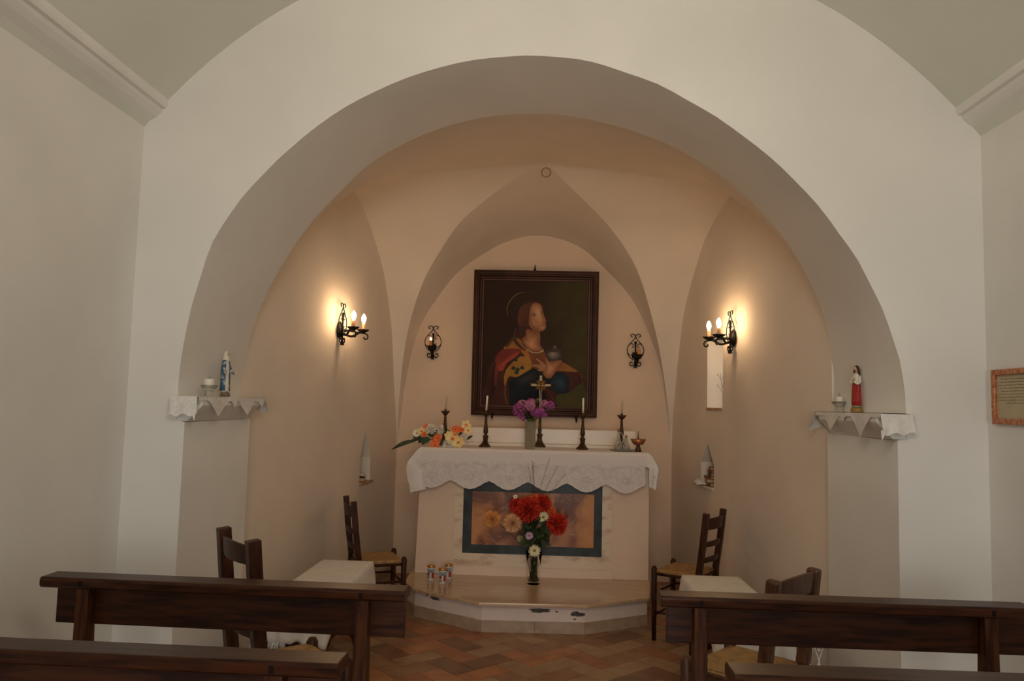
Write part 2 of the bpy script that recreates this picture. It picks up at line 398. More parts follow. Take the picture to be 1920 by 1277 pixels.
# chancel vault
LBc,RBc=Vector((-1.305,YE,0)),Vector((1.129,YE,0)); LFc,RFc=Vector((-1.66,YB,0)),Vector((1.525,YB,0))
CRN=Vector((-.02,5.6,3.258))
def on(c,t,z): p=c.lerp(Vector((CRN.x,CRN.y,0)),t); return Vector((p.x,p.y,z))
gBL=[Vector(p) for p in [(-1.305,7.0,1.12),(-1.300,6.965,1.26),(-1.277,6.895,1.553),(-1.245,6.82,1.842),(-1.197,6.755,2.114),(-1.121,6.645,2.349),(-1.027,6.525,2.549),(-.91,6.395,2.718),(-.705,6.155,2.940),(-.453,5.95,3.10),(-.276,5.79,3.185),(-.115,5.66,3.238),(-.02,5.6,3.258)]]
gBR=[Vector(p) for p in [(1.129,7.0,1.12),(1.122,6.985,1.26),(1.101,6.955,1.424),(1.058,6.91,1.674),(.991,6.82,1.994),(.877,6.675,2.359),(.756,6.48,2.622),(.631,6.32,2.79),(.469,6.15,2.946),(.300,5.96,3.06),(.146,5.79,3.155),(.064,5.69,3.21),(-.02,5.6,3.258)]]
gFL=[on(LFc,t,z) for t,z in [(0,1.9),(.04,2.16),(.10,2.38),(.193,2.60),(.296,2.775),(.397,2.909),(.522,3.055),(.603,3.12),(.687,3.163),(.835,3.215),(1,3.258)]]
gFR=[on(RFc,t,z) for t,z in [(0,1.95),(.046,2.19),(.097,2.373),(.176,2.565),(.285,2.765),(.395,2.944),(.486,3.035),(.581,3.103),(.783,3.19),(1,3.258)]]
fb=[(-1.300,1.12),(-1.282,1.30),(-1.247,1.66),(-1.187,1.998),(-1.075,2.29),(-.844,2.635),(-.655,2.80),(-.369,2.965),(-.08,3.029),(.258,2.946),(.501,2.756),(.743,2.494),(.888,2.233),(1.033,1.808),(1.088,1.386),(1.122,1.12)]
fB=spline([Vector((x,YE,z)) for x,z in fb],6)
mid=min(range(len(fB)),key=lambda i:abs(fB[i].x+.08))
fBL,fBR=fB[:mid+1],fB[mid:][::-1]
def wl(s,z): p=LFc.lerp(LBc,s); return Vector((p.x,p.y,z))
def wr(s,z): p=RFc.lerp(RBc,s); return Vector((p.x,p.y,z))
lw=[wl(s,z) for s,z in [(1,1.12),(.972,1.45),(.941,1.762),(.912,2.098),(.862,2.375),(.804,2.609),(.731,2.793),(.639,2.968),(.557,3.067),(.46,3.10)]]
lwf=[wl(s,z) for s,z in [(0,1.9),(.03,2.2),(.08,2.48),(.15,2.72),(.25,2.93),(.35,3.05),(.46,3.10)]]
rw=[wr(s,z) for s,z in [(1,1.12),(.992,1.36),(.977,1.56),(.942,1.92),(.892,2.285),(.831,2.513),(.782,2.647),(.718,2.809),(.643,2.926),(.518,3.047),(.44,3.07)]]
rwf=[wr(s,z) for s,z in [(0,1.9),(.03,2.2),(.08,2.48),(.15,2.70),(.25,2.90),(.34,3.02),(.44,3.07)]]
# front edge of the vault follows the back edge of the arch
arcB=[p for p in AB[nj:-nj]]
arcBs=[p+Vector((0,0,.0)) for p in arcB if p.z>=1.9]
midA=max(range(len(arcBs)),key=lambda i:arcBs[i].z)
aL,aR=arcBs[:midA+1],arcBs[midA:][::-1]
aL=[LFc+Vector((0,0,1.9))]+aL; aR=[RFc+Vector((0,0,1.9))]+aR
def match(wall,groin,ax,n):      # pair groin and wall curve points along horizontal rulings
    G=resample(spline(groin,6),n); Wc=spline(wall,6); w0,w1=Wc[0][ax],Wc[-1][ax]; g0,g1=G[0][ax],G[-1][ax]; out=[]
    cs=[(p[ax]-w0)/(w1-w0) for p in Wc]
    for p in G:
        c=min(1,max(0,(p[ax]-g0)/(g1-g0))); k=0
        while k<len(cs)-2 and cs[k+1]<c: k+=1
        d=cs[k+1]-cs[k]; q=Wc[k].lerp(Wc[k+1],min(1,max(0,(c-cs[k])/d)) if abs(d)>1e-9 else 0); out.append(q)
    return out,G
def web(A1,B1,A2,B2,ax,n=60,k=10):
    a1,b1=match(A1,B1,ax,n); a2,b2=match(A2,B2,ax,n)
    A=a1+a2[::-1][1:]; B=b1+b2[::-1][1:]
    g=MB(); g.grid([[a.lerp(b,j/k) for a,b in zip(A,B)] for j in range(k+1)]); mb.add(g.v,g.f,True)
mb=MB(); web(fBL,gBL,fBR,gBR,0); web(lw,gBL,lwf,gFL,1); web(rw,gBR,rwf,gFR,1); web(aL,gFL,aR,gFR,0)
ov=mb.build('ceiling_chancel', plaster_c, fixn=False); structure(ov)

# end wall
mb=MB()
poly=[Vector((-1.31,YE,-.02))]+[p.copy() for p in fB]+[Vector((1.133,YE,-.02))]
poly[1].x=-1.31; poly[-2].x=1.133
mb.prism(poly,(0,.3,0)); structure(mb.build('wall_back', plaster_b))

# chancel side walls with slit window and niches
def boolean_cut(o, cutters):
    for c in cutters:
        md=o.modifiers.new('cut','BOOLEAN'); md.operation='DIFFERENCE'; md.object=c; md.solver='EXACT'
    bpy.context.view_layer.update()
    dg=bpy.context.evaluated_depsgraph_get()
    me=bpy.data.meshes.new_from_object(o.evaluated_get(dg))
    o.modifiers.clear(); o.data=me
    for c in cutters: bpy.data.objects.remove(c)
    for p in me.polygons: p.use_smooth=False
def side_wall(name, f, b, up_b, up_f, outx):
    top_b=resample(spline(up_b,5),30); top_f=resample(spline(up_f,5),30)
    poly=[Vector((b.x,b.y,-.02))]+top_b+top_f[::-1][1:]+[Vector((f.x,f.y,-.02))]
    poly=[p+Vector((0,0,.004 if p.z>1.2 else 0)) for p in poly]
    mb=MB(); mb.prism(poly,(outx,0,0)); return mb.build(name, plaster_c)
wr_o=side_wall('wall_chancel_right',RFc,RBc,rw,rwf,.5)
wl_o=side_wall('wall_chancel_left',LFc,LBc,lw,lwf,-.5)
def xr(y): return 1.525-.1432*(y-YB)
def xl(y): return -1.66+.1284*(y-YB)
c1=MB(); # slit window, splayed a little outwards
c1.add([(1.1,5.80,1.505),(1.1,6.105,1.505),(1.1,6.105,2.03),(1.1,5.80,2.03),(1.95,5.76,1.50),(1.95,6.16,1.50),(1.95,6.16,2.06),(1.95,5.76,2.06)],
       [(0,1,2,3),(7,6,5,4),(0,4,5,1),(1,5,6,2),(2,6,7,3),(3,7,4,0)])
c2=MB(); c2.prism([(1.1,5.97,.905),(1.1,6.245,.905),(1.1,6.245,1.09),(1.1,6.105,1.24),(1.1,5.97,1.09)],(.42,0,0))
boolean_cut(wr_o,[c1.build('c1',plaster),c2.build('c2',plaster)])
c3=MB(); c3.prism([(-1.1,6.10,.86),(-1.1,6.34,.86),(-1.1,6.33,1.05),(-1.1,6.27,1.17),(-1.1,6.21,1.258),(-1.1,6.15,1.17),(-1.1,6.11,1.05)],(-.55,0,0))
boolean_cut(wl_o,[c3.build('c3',plaster)])
structure(wr_o); structure(wl_o)
# niche sills and window sill
def sill(name,y0,y1,z,side,over=.02,mat=tan_tile,deep=.2,th=.018):
    X=xr if side>0 else xl
    mb=MB(); mb.prism([(X(y0)-side*over,y0,z),(X(y1)-side*over,y1,z),(X(y1)+side*deep,y1,z),(X(y0)+side*deep,y0,z)],(0,0,-th))
    return structure(mb.build(name,mat,bevel=.002))
sill('trim_3',5.795,6.11,1.512,1,over=.012,deep=.45)
sill('trim_4',6.09,6.36,.868,-1,over=.02)
sill('trim_5',5.975,6.24,.915,1,over=.012,mat=plaster_c)
# baseboards in the chancel
for nm,a,b,sg in (('baseboard_left',LFc,LBc,1),('baseboard_right',RFc,RBc,-1)):
    mb=MB(); t=.012*sg
    mb.prism([(a.x,a.y,0),(b.x,b.y,0),(b.x+t,b.y,0),(a.x+t,a.y,0)],(0,0,.075)); structure(mb.build(nm,plinth_m))
# imposts / shelves of the arch (plaster ledge with a chamfer)
for nm,x0,x1,xs_,xc in (('trim_6',-1.70,-1.70,-1.545,-1.612),('trim_7',1.66,1.66,1.452,1.522)):
    mb=MB(); e=.02
    xa = xs_ if x0<0 else xs_
    pf=[(x0,1.5),(xs_,1.5),(xs_,1.462),(xc,1.388),(x0,1.388)]
    y0,y1=YF+.004,YB-.005
    dx=.0 if x0<0 else -.0
    mb.prism([(x,y0,z) for x,z in pf],(dx,y1-y0,0)); structure(mb.build(nm,plaster,bevel=.004))

# ring hung at the crown of the vault
r=thing('ceiling_ring','small iron ring hanging from the crown of the chancel vault','ring',(-.02,5.6,3.25))
mb=MB(); mb.tube([(.034*math.cos(a),0,-.058+.034*math.sin(a)) for a in [2*PI*i/24 for i in range(25)]],.0032,6,caps=False); mb.build('ring',P('rusty_ring',(.24,.15,.09),.7,var=.4,vscale=60),r)
mb=MB(); mb.tube([(0,.004,.01),(0,.004,-.022)],.003,6); mb.build('hook',plaster_c,r)

# ------------------------------------------------------------------ altar platform, altar
ap=thing('altar_platform','low travertine topped platform with white riser under the altar','platform',(0,5.8,0))
ap_loc=Vector((0,5.8,0))
def local(pts,org): return [tuple(Vector(p)-org) for p in pts]
top=[(-1.00,7.0),(-1.00,6.10),(-.985,5.78),(-.90,5.60),(-.80,5.52),(-.40,5.255),(.31,5.285),(.757,5.555),(.835,6.10),(.835,7.0)]
bot=[(-.99,7.0),(-.99,6.12),(-.97,5.80),(-.88,5.63),(-.78,5.56),(-.385,5.305),(.30,5.335),(.742,5.60),(.82,6.12),(.82,7.0)]
mb=MB(); mb.prism(local([(x,y,.178) for x,y in top],ap_loc),(0,0,.022)); mb.build('tread',travertine,ap,bevel=.005)
mb=MB(); mb.prism(local([(x,y,.075) for x,y in bot],ap_loc),(0,0,.103)); mb.build('riser',lime if False else P('riser_paint',(.74,.60,.52),.85,var=.05,vscale=8,bump=.3,bscale=25),ap)
mb=MB(); q=[(x*1.006-.0,y-.008,0) for x,y in bot]; mb.prism(local(q,ap_loc),(0,0,.075)); mb.build('skirting',plinth_m,ap)
# skirting joints
jointm=P('joint',(.18,.12,.09),.9)
def riser_pt(u,off=0):      # u = x along the riser front
    for (x0,y0),(x1,y1) in zip(bot,bot[1:]):
        if x0<=u<=x1 and x1>x0: t=(u-x0)/(x1-x0); return Vector((u,y0+(y1-y0)*t-off,0))
    return Vector((u,5.33,0))
for u in (-.76,-.385,-.03,.30,.69):
    mb=MB(); p=riser_pt(u,.0085); mb.box(p.x-.0012-0,p.x+.0012,p.y-ap_loc.y-.001,p.y-ap_loc.y+.01,.002,.073); mb.build('skirting_joint',jointm,ap)
def patch(u0,u1,z0,z1,seed):
    r_=random.Random(seed); n=16; pts=[]; cu,cz=(u0+u1)/2,(z0+z1)/2
    for i in range(n):
        a=2*PI*i/n; k=r_.uniform(.62,1.05); u=cu+(u1-u0)/2*math.cos(a)*k; z=cz+(z1-z0)/2*math.sin(a)*k
        p=riser_pt(u,.0012); pts.append((p.x,p.y-ap_loc.y,z))
    mb=MB(); mb.prism(pts,(0,.0008,0)); o=mb.build('peeled_patch',grey_cem,ap); lab(o,'grey patch of bare cement where the paint has flaked'); return o
patch(-.085,.085,.128,.162,1); patch(.10,.125,.135,.146,3); patch(.195,.30,.108,.148,2); patch(.22,.245,.09,.10,5); patch(-.765,-.68,.135,.165,4); patch(-.80,-.775,.155,.175,6)

al=thing('altar','white altar with inlaid marble front panel and stone ledge behind','altar',(-.07,6.5,.2)); AO=Vector((-.07,6.5,.2))
def abox(mb,x0,x1,y0,y1,z0,z1): mb.box(x0-AO.x,x1-AO.x,y0-AO.y,y1-AO.y,z0-AO.z,z1-AO.z); return mb
mb=MB(); mb.prism(local([(-.962,6.08,.2),(.815,6.08,.2),(.812,6.08,1.10),(-.94,6.08,1.10)],AO),(0,.90,0)); mb.build('body',P('altar_paint',(.84,.64,.49),.75,var=.03,vscale=4,bump=.15,bscale=12),al,bevel=.004)
mb=MB(); abox(mb,-.673,.541,6.066,6.082,.20,1.095); mb.build('recessed_front',P('altar_front_paint',(.86,.66,.51),.75,var=.03,vscale=4),al,bevel=.002)
mb=MB()
for b_ in ((-.665,-.600,.272,1.06),(.458,.530,.272,1.06),(-.600,.458,.272,.3665),(-.6,.458,.925,1.06)): abox(mb,b_[0],b_[1],6.060,6.0665,b_[2],b_[3])
mb.build('marble_border',marblev,al)
mb=MB()
for b_ in ((-.600,-.532,.367,.925),(.396,.458,.367,.925),(-.532,.396,.367,.433),(-.532,.396,.832,.925)): abox(mb,b_[0],b_[1],6.058,6.0662,b_[2],b_[3])
mb.build('dark_marble_band',marbled,al)
mb=MB(); abox(mb,-.532,.396,6.0585,6.066,.433,.832); mb.build('inlay_panel',rosso,al)
mb=MB(); abox(mb,-.935,.80,6.012,6.98,1.10,1.153); mb.build('mensa',whitemarb,al,bevel=.006)
mb=MB(); abox(mb,-.72,.765,6.52,6.98,1.153,1.182); abox(mb,-.715,.76,6.535,6.98,1.1825,1.305); mb.build('gradine',whitemarb,al,bevel=.004)

# altar cloth
def scallop(x):                  # hem height of the front lace
    c0,wd=-.99,.2935
    t=((x-c0)/wd)%1; i=int((x-c0)/wd)
    return .918-.061*math.sin(PI*t)**1.45-.003*abs(math.sin(PI*t*7))
mb=MB()
NX=220; rows=[]
for j in range(0,19):
    v=j/18; row=[]
    for i in range(NX+1):
        u=i/NX
        xt=-.912+u*(.775+.912); xb=-.985+u*(.770+.985)
        zb=scallop(xb)
        if j==0: row.append((xt,6.52,1.1585)); continue
        if j==1: row.append((xt,6.02,1.1585)); continue
        if j==2: row.append((xt,6.006,1.155)); continue
        vv=(j-2)/16; z=1.150+(zb-1.150)*vv; x=xt+(xb-xt)*min(1,vv*1.6)
        y=6.002-.010*vv-.004*math.sin(x*23+1)*vv
        row.append((x,y,z))
    rows.append(row)
mb.grid([[Vector(p) for p in r_] for r_ in rows])
ac=thing('altar_cloth','long white cloth with deep scalloped lace hem over the altar','cloth',(0,0,0))
mb.build('lace_front',lace_altar,ac)
for nm,X,ys in (('end_drop',[(-.912,1.1585),(-.945,1.150),(-.99,1.10),(-1.036,1.03),(-1.034,.95),(-1.018,.86),(-1.004,.80)],(6.004,6.46)),('end_drop',[(.775,1.1585),(.805,1.152),(.84,1.11),(.874,1.045),(.868,1.0),(.858,.95),(.850,.915)],(6.004,6.46))):
    mb=MB(); X=spline([Vector((x,0,z)) for x,z in X],4); rows=[]
    for i,p in enumerate(X):
        vv=i/(len(X)-1); row=[]
        for k in range(25):
            s=k/24; y=ys[0]+(ys[1]-ys[0])*s; wv=.012*math.sin(s*17+1)*vv
            # the front corner folds inwards over the front
            xx=p.x+wv; yy=y-.004*vv
            row.append(Vector((xx,yy,p.z+.012*vv*math.sin(s*9))))
        rows.append(row)
    mb.grid(rows); mb.build(nm,cloth,ac,solid=.0015)
for sg,prof in ((-1,[(-.912,1.1585),(-.945,1.150),(-.99,1.10),(-1.036,1.03),(-1.034,.95),(-1.022,.89)]),(1,[(.775,1.1585),(.805,1.152),(.84,1.11),(.874,1.045),(.868,1.0),(.862,.965)])):
    mb=MB(); Pp=spline([Vector((x,0,z)) for x,z in prof],4); rows=[]
    for p in Pp:
        vv=max(0,min(1,(1.15-p.z)/.235)); xe=(-.912-.073*min(1,vv*1.6)) if sg<0 else (.775-.005*min(1,vv*1.6))
        if sg>0 and p.z<1.045: xe=max(xe,p.x-.002-(p.z-.965)*.9)
        rows.append([Vector((xe+(p.x-xe)*k/6-.0,6.0035-.010*vv*(1-k/6),p.z)) for k in range(7)])
    mb.grid(rows); mb.build('side_gusset',cloth,ac)
# folded corner in front (left) and hanging strip (right)
mb=MB(); rows=[]
for j in range(9):
    v=j/8; z=1.03-(1.03-.815)*v; rows.append([Vector((-1.032+.030*v+(.10+.02*v)*k/8, 6.0-.012*math.sin(k/8*PI)-.001, z+.03*(k/8)*v)) for k in range(9)])
mb.grid(rows); o=mb.build('corner_fold',cloth,ac)
mb=MB(); rows=[]
for j in range(9):
    v=j/8; z=1.045-(.135-.0*v)*v; rows.append([Vector((.800-.0*v+(.072-.02*v)*k/8, 6.0-.010*math.sin(k/8*PI*2)-.001, z-.025*(k/8)*v)) for k in range(9)])
mb.grid(rows); mb.build('corner_fold',cloth,ac)
# woven motifs: raised arches and palmettes along the lace
mb=MB()
for i in range(7):
    c=-.985+.2935*i if i else -.955
    for s in (-1,1):
        for (dx0,dx1,hz) in ((.012,.115,1.055),(.010,.06,1.05),(.006,.03,1.045)):
            if c+s*dx1<-.97 or c+s*dx1>.775: continue
            pts=spline([(c+s*.004,5.992,.925),(c+s*.010,5.992,.985),(c+s*(dx0+dx1)/2,5.993,hz-.012),(c+s*dx1,5.995,hz),(c+s*(dx1+.012),5.995,hz-.018)],5)
            mb.tube(pts,.0020,5)
for i in range(6):
    c=-.985+.2935*(i+.5)
    for k in range(7):
        a=PI*2*k/7; mb.tube([(c+.012*math.cos(a),5.990,.955+.012*math.sin(a)),(c+.035*math.cos(a),5.990,.955+.030*math.sin(a))],[.003,.0045],5)
hem=[]
for i in range(NX+1):
    x=-.98+(.765+.98)*i/NX; hem.append((x,5.991-.0037*math.sin(x*23+1),scallop(x)+.003))
mb.tube(hem,.0035,5)
mb.build('raised_pattern',P('lace_thread',(.80,.74,.72),.9),ac)

# ------------------------------------------------------------------ painting (generic devotional portrait)
def nm_mat(name,c,c2=None,vs=6): return P(name,c,.45,base2=c2 or tuple(min(1,k*1.35) for k in c),vscale=vs,detail=5,spec=.12)
pt=thing('framed_painting','large dark portrait painting in a walnut frame above the altar','painting',(-.09,6.985,2.05)); PO=Vector((-.09,6.99,2.05))
px=lambda cx: -.647+(cx-48)/1012*1.112
pz=lambda cy: 2.690-(cy-48)/1192*1.290
def frect(mb,x0,x1,z0,z1,w,y0,y1,w2=None):
    # mitred rectangular ring
    o=[(x0,z0),(x1,z0),(x1,z1),(x0,z1)]; i_=[(x0+w,z0+w),(x1-w,z0+w),(x1-w,z1-w),(x0+w,z1-w)]
    for k in range(4):
        a,b=o[k],o[(k+1)%4]; c,d=i_[(k+1)%4],i_[k]
        mb.prism(local([(a[0],y1,a[1]),(b[0],y1,b[1]),(c[0],y1,c[1]),(d[0],y1,d[1])],PO),(0,y0-y1,0))
X0,X1,Z0,Z1=-.643,.463,1.402,2.690
mb=MB(); frect(mb,X0,X1,Z0,Z1,.052,6.925,6.985); frect(mb,X0+.012,X1-.012,Z0+.012,Z1-.012,.026,6.915,6.93); frect(mb,X0+.05,X1-.05,Z0+.05,Z1-.05,.026,6.945,6.98)
fr=mb.build('frame',framewood,pt,bevel=.006)
mb=MB(); frect(mb,X0+.074,X1-.074,Z0+.074,Z1-.074,.016,6.953,6.975); lab(mb.build('frame_inner_edge',framered,pt,bevel=.003),'reddish inner moulding')
# canvas with flat painted shapes, one mesh
Ms=[]; mb=MB(); ycan=6.968; layer=[0]
def canvas_mat():
    m=bpy.data.materials.new('painted_ground'); m.use_nodes=True; nt=m.node_tree; N=nt.nodes; L=nt.links; b=N['Principled BSDF']; b.inputs['Roughness'].default_value=.5; b.inputs['Specular IOR Level'].default_value=.12
    tc=N.new('ShaderNodeTexCoord'); nz=N.new('ShaderNodeTexNoise'); nz.inputs['Scale'].default_value=2.6; nz.inputs['Detail'].default_value=5
    sp=N.new('ShaderNodeSeparateXYZ'); L.new(tc.outputs['Object'],nz.inputs['Vector']); L.new(tc.outputs['Object'],sp.inputs[0])
    a=N.new('ShaderNodeMath'); a.operation='MULTIPLY_ADD'; a.inputs[1].default_value=.8; a.inputs[2].default_value=.05; L.new(sp.outputs[0],a.inputs[0])
    s=N.new('ShaderNodeMath'); s.operation='ADD'; L.new(a.outputs[0],s.inputs[0]); L.new(nz.outputs['Fac'],s.inputs[1])
    r_=N.new('ShaderNodeValToRGB'); e=r_.color_ramp.elements; e[0].position=.3; e[0].color=(.030,.011,.004,1); e[1].position=.95; e[1].color=(.060,.046,.010,1)
    k=r_.color_ramp.elements.new(.6); k.color=(.036,.018,.006,1)
    L.new(s.outputs[0],r_.inputs['Fac']); L.new(r_.outputs['Color'],b.inputs['Base Color']); return m
Ms.append(canvas_mat())
mb.box(X0+.078-PO.x,X1-.078-PO.x,ycan-PO.y,ycan+.012-PO.y,Z0+.078-PO.z,Z1-.078-PO.z,mi=0)
def shape(pts,c,c2=None,sm=True,vs=6):
    layer[0]+=1; y=ycan-.00025*layer[0]
    p=[Vector((a,b,0)) for a,b in pts]
    if sm: p=spline(p,4,closed=True)
    xlo,xhi,zlo,zhi=X0+.084,X1-.084,Z0+.084,Z1-.084
    q=[Vector((min(max(px(v.x),xlo),xhi),y,min(max(pz(v.y),zlo),zhi)))-PO for v in p]
    # drop repeated points
    qq=[q[0]]
    for v in q[1:]:
        if (v-qq[-1]).length>2e-4: qq.append(v)
    Ms.append(nm_mat('paint',c,c2,vs)); mb.add(qq,[tuple(range(len(qq)))],False,len(Ms)-1)
def stroke(pts,w_,c):
    P_=spline([Vector((a,b,0)) for a,b in pts],5); l=[];r_=[]
    for i,p in enumerate(P_):
        t=(P_[min(i+1,len(P_)-1)]-P_[max(i-1,0)]).normalized(); nn=Vector((-t.y,t.x,0)); k=math.sin(PI*(i+.6)/(len(P_)+.2))**.5
        l.append(p+nn*w_*k/2); r_.append(p-nn*w_*k/2)
    shape([(v.x,v.y) for v in l+r_[::-1]],c,sm=False)
def soft(pts,dark,light,ctr,levels=6,vs=6,pw=1.0):
    for k in range(levels):
        t=k/(levels-1); f=1-.82*t
        shape([(ctr[0]+(a-ctr[0])*f,ctr[1]+(b-ctr[1])*f) for a,b in pts],tuple(d+(l-d)*t**pw for d,l in zip(dark,light)),vs=vs)
SK=(.42,.19,.085); SKd=(.25,.095,.04); SKl=(.52,.27,.13)
stroke([(330,420),(322,350),(350,290),(400,240),(455,225)],6,(.20,.12,.02))
stroke([(455,225),(520,222),(560,240)],3,(.07,.045,.012))
shape([(470,320),(430,380),(410,460),(420,520),(400,570),(370,610),(330,660),(420,690),(480,640),(500,560),(520,420)],(.050,.016,.007))           # hair mass
shape([(590,560),(640,640),(650,700),(620,760),(590,700),(580,600)],(.040,.013,.007))                                                            # hair right
shape([(230,760),(280,700),(380,640),(470,640),(560,700),(640,760),(760,790),(860,850),(940,900),(970,1000),(980,1200),(180,1200),(170,960),(200,840)],(.050,.012,.008),(.075,.018,.010)) # shadowed robe
shape([(300,695),(370,620),(430,610),(480,680),(620,720),(650,760),(640,860),(560,860),(500,780),(420,700)],(.30,.11,.02),(.42,.17,.035))         # yellow collar/shoulder
shape([(760,790),(850,830),(900,870),(780,865),(720,860)],(.26,.10,.022),(.34,.14,.03))
shape([(240,770),(300,700),(420,690),(440,720),(330,780),(260,880),(250,1000),(220,940)],(.16,.022,.014),(.22,.035,.02))                          # red mantle
shape([(270,830),(340,760),(430,715),(400,760),(330,810),(300,870),(262,870)],(.26,.04,.022)); soft([(275,832),(345,770),(425,722),(390,765),(325,815),(295,860)],(.24,.035,.02),(.38,.085,.045),(340,785),4)                                                    # lit red fold
shape([(330,860),(400,780),(470,750),(530,800),(520,860),(420,920),(350,920),(320,1000),(310,930)],(.30,.14,.02),(.40,.20,.035))                   # yellow lining
for x,y in ((400,780),(385,850),(420,860),(455,845),(410,885)): shape([(x-18,y+6),(x-4,y-16),(x+16,y-4),(x+8,y+14)],(.02,.028,.016))
shape([(500,690),(560,715),(620,690),(645,760),(640,860),(560,850),(520,770)],(.17,.050,.018),(.22,.075,.025))                                     # bodice
shape([(350,960),(420,920),(520,860),(560,850),(640,900),(620,1000),(640,1120),(380,1180),(360,1060)],(.006,.007,.009),(.010,.012,.014)); soft([(380,960),(430,930),(520,880),(560,870),(600,905),(560,960),(450,1000)],(.010,.011,.013),(.030,.026,.022),(490,930),4)            # dark sleeve left
shape([(640,940),(740,880),(820,900),(835,980),(810,1060),(740,1050),(680,1010)],(.007,.012,.017)); soft([(660,950),(740,900),(800,915),(815,980),(795,1040),(745,1030)],(.009,.016,.022),(.022,.042,.055),(770,960),4)                                # blue sleeve right
soft([(444,620),(476,580),(484,530),(560,540),(590,560),(590,640),(620,700),(560,715),(500,690)],(.20,.075,.032),(.46,.22,.10),(520,655),6)                                                   # neck and chest
shape([(576,562),(592,560),(594,650),(584,640)],SKd)                                                                                              # neck shade
shape([(490,690),(530,712),(580,715),(622,695),(620,708),(570,724),(520,716)],(.42,.33,.20))                                                      # chemise edge
shape([(505,340),(545,308),(590,320),(612,370),(622,410),(640,455),(636,480),(642,505),(625,535),(585,545),(540,535),(505,490),(498,420)],(.22,.085,.035)); soft([(512,345),(545,312),(588,324),(609,372),(619,410),(634,455),(630,480),(636,505),(620,528),(585,535),(545,522),(512,480),(506,420)],(.26,.105,.045),(.56,.30,.15),(575,400),7)  # face
shape([(500,430),(520,470),(560,530),(600,545),(560,545),(520,520),(498,480)],SKd)
soft([(596,500),(632,505),(622,530),(590,532)],(.34,.15,.07),(.48,.24,.12),(610,515),3)
soft([(535,455),(565,448),(580,475),(560,498),(535,485)],(.40,.18,.08),(.48,.17,.085),(555,472),3)                                                                          # cheek
stroke([(522,410),(540,400),(562,404)],5,(.05,.02,.012)); stroke([(594,385),(606,380),(618,388)],4,(.05,.02,.012))
shape([(528,416),(543,409),(558,414),(544,420)],(.16,.12,.09)); shape([(596,396),(606,391),(614,396),(605,401)],(.16,.12,.09))
shape([(539,411),(547,411),(547,418),(540,418)],(.01,.008,.006)); shape([(602,393),(609,392),(609,398),(603,398)],(.01,.008,.006))
stroke([(598,400),(610,430),(618,445),(606,452)],5,SKd); stroke([(604,476),(618,470),(634,474)],6,(.16,.03,.02)); stroke([(606,486),(620,490),(632,484)],5,(.24,.06,.04))
shape([(500,500),(420,500),(410,420),(430,350),(490,312),(550,300),(600,318),(625,360),(590,322),(545,312),(512,345),(502,410),(500,470)],(.060,.018,.008),(.11,.035,.014)) # hair over brow
stroke([(405,520),(388,570),(395,625),(435,672),(480,702)],24,(.060,.024,.010)); stroke([(390,590),(350,640),(320,680)],20,(.075,.035,.012))
shape([(640,730),(655,700),(700,685),(715,655),(735,685),(765,700),(778,740),(760,775),(700,795),(655,770)],(.05,.035,.028),vs=12); soft([(650,730),(680,705),(740,705),(765,735),(745,768),(700,780),(662,760)],(.06,.045,.034),(.24,.19,.15),(695,725),5)   # jar
shape([(655,700),(715,682),(765,700),(715,712)],(.045,.03,.022)); shape([(700,680),(715,655),(730,680)],(.11,.08,.06))
shape([(640,755),(655,770),(680,790),(770,775),(765,800),(725,870),(690,920),(650,925),(620,880),(640,840)],SKd); soft([(645,765),(660,785),(690,800),(762,785),(755,805),(718,865),(685,910),(652,915),(630,880),(648,840)],(.28,.11,.05),(.50,.25,.12),(680,850),5)                               # hand under jar
shape([(528,825),(560,815),(600,812),(565,775),(580,770),(640,815),(640,850),(610,870),(575,862),(590,850),(560,835)],(.36,.16,.07),(.46,.22,.10))                     # hand on breast
for a,b in (((640,840),(665,790)),((600,830),(560,822)),((610,848),(572,842)),((720,850),(750,800)),((700,840),(728,790))): stroke([a,((a[0]+b[0])/2,(a[1]+b[1])/2+2),b],4,SKd)
stroke([(240,800),(222,900),(225,1000),(205,1100)],18,(.028,.007,.005)); stroke([(330,980),(320,1060),(350,1150)],16,(.10,.045,.010))
stroke([(640,1000),(700,1080),(750,1150)],22,(.070,.018,.010)); stroke([(900,860),(940,930),(945,1050)],10,(.12,.035,.012)); shape([(740,1060),(830,1040),(950,960),(965,1160),(760,1160)],(.050,.040,.008),(.07,.058,.012))
mb.build('canvas',Ms,pt,fixn=False)
pt.rotation_euler.x=math.radians(2.2); pt.location.y=6.955
# iron hooks holding the painting
for i,(x,z0,z1,l) in enumerate(((-.105,2.665,2.742,'iron hook holding the top edge of the painting'),(-.452,1.362,1.425,'iron bracket under the left part of the painting'),(.285,1.352,1.420,'iron bracket under the right part of the painting'))):
    mb=MB(); mb.lathe([(0,0),(.004,.002),(.010,.02),(.011,.03),(.006,.05),(.003,z1-z0)] if i==0 else [(0,z1-z0),(.011,z1-z0-.005),(.010,.035),(.005,.01),(0,0)],(x,6.893+(.0 if i else -.01),z0),10); mb.tube([(x,6.995,(z0+z1)/2),(x,6.895,(z0+z1)/2)],.005,6)
    tag(mb.build('painting_hook',iron),l,'hook','iron hooks holding the painting')

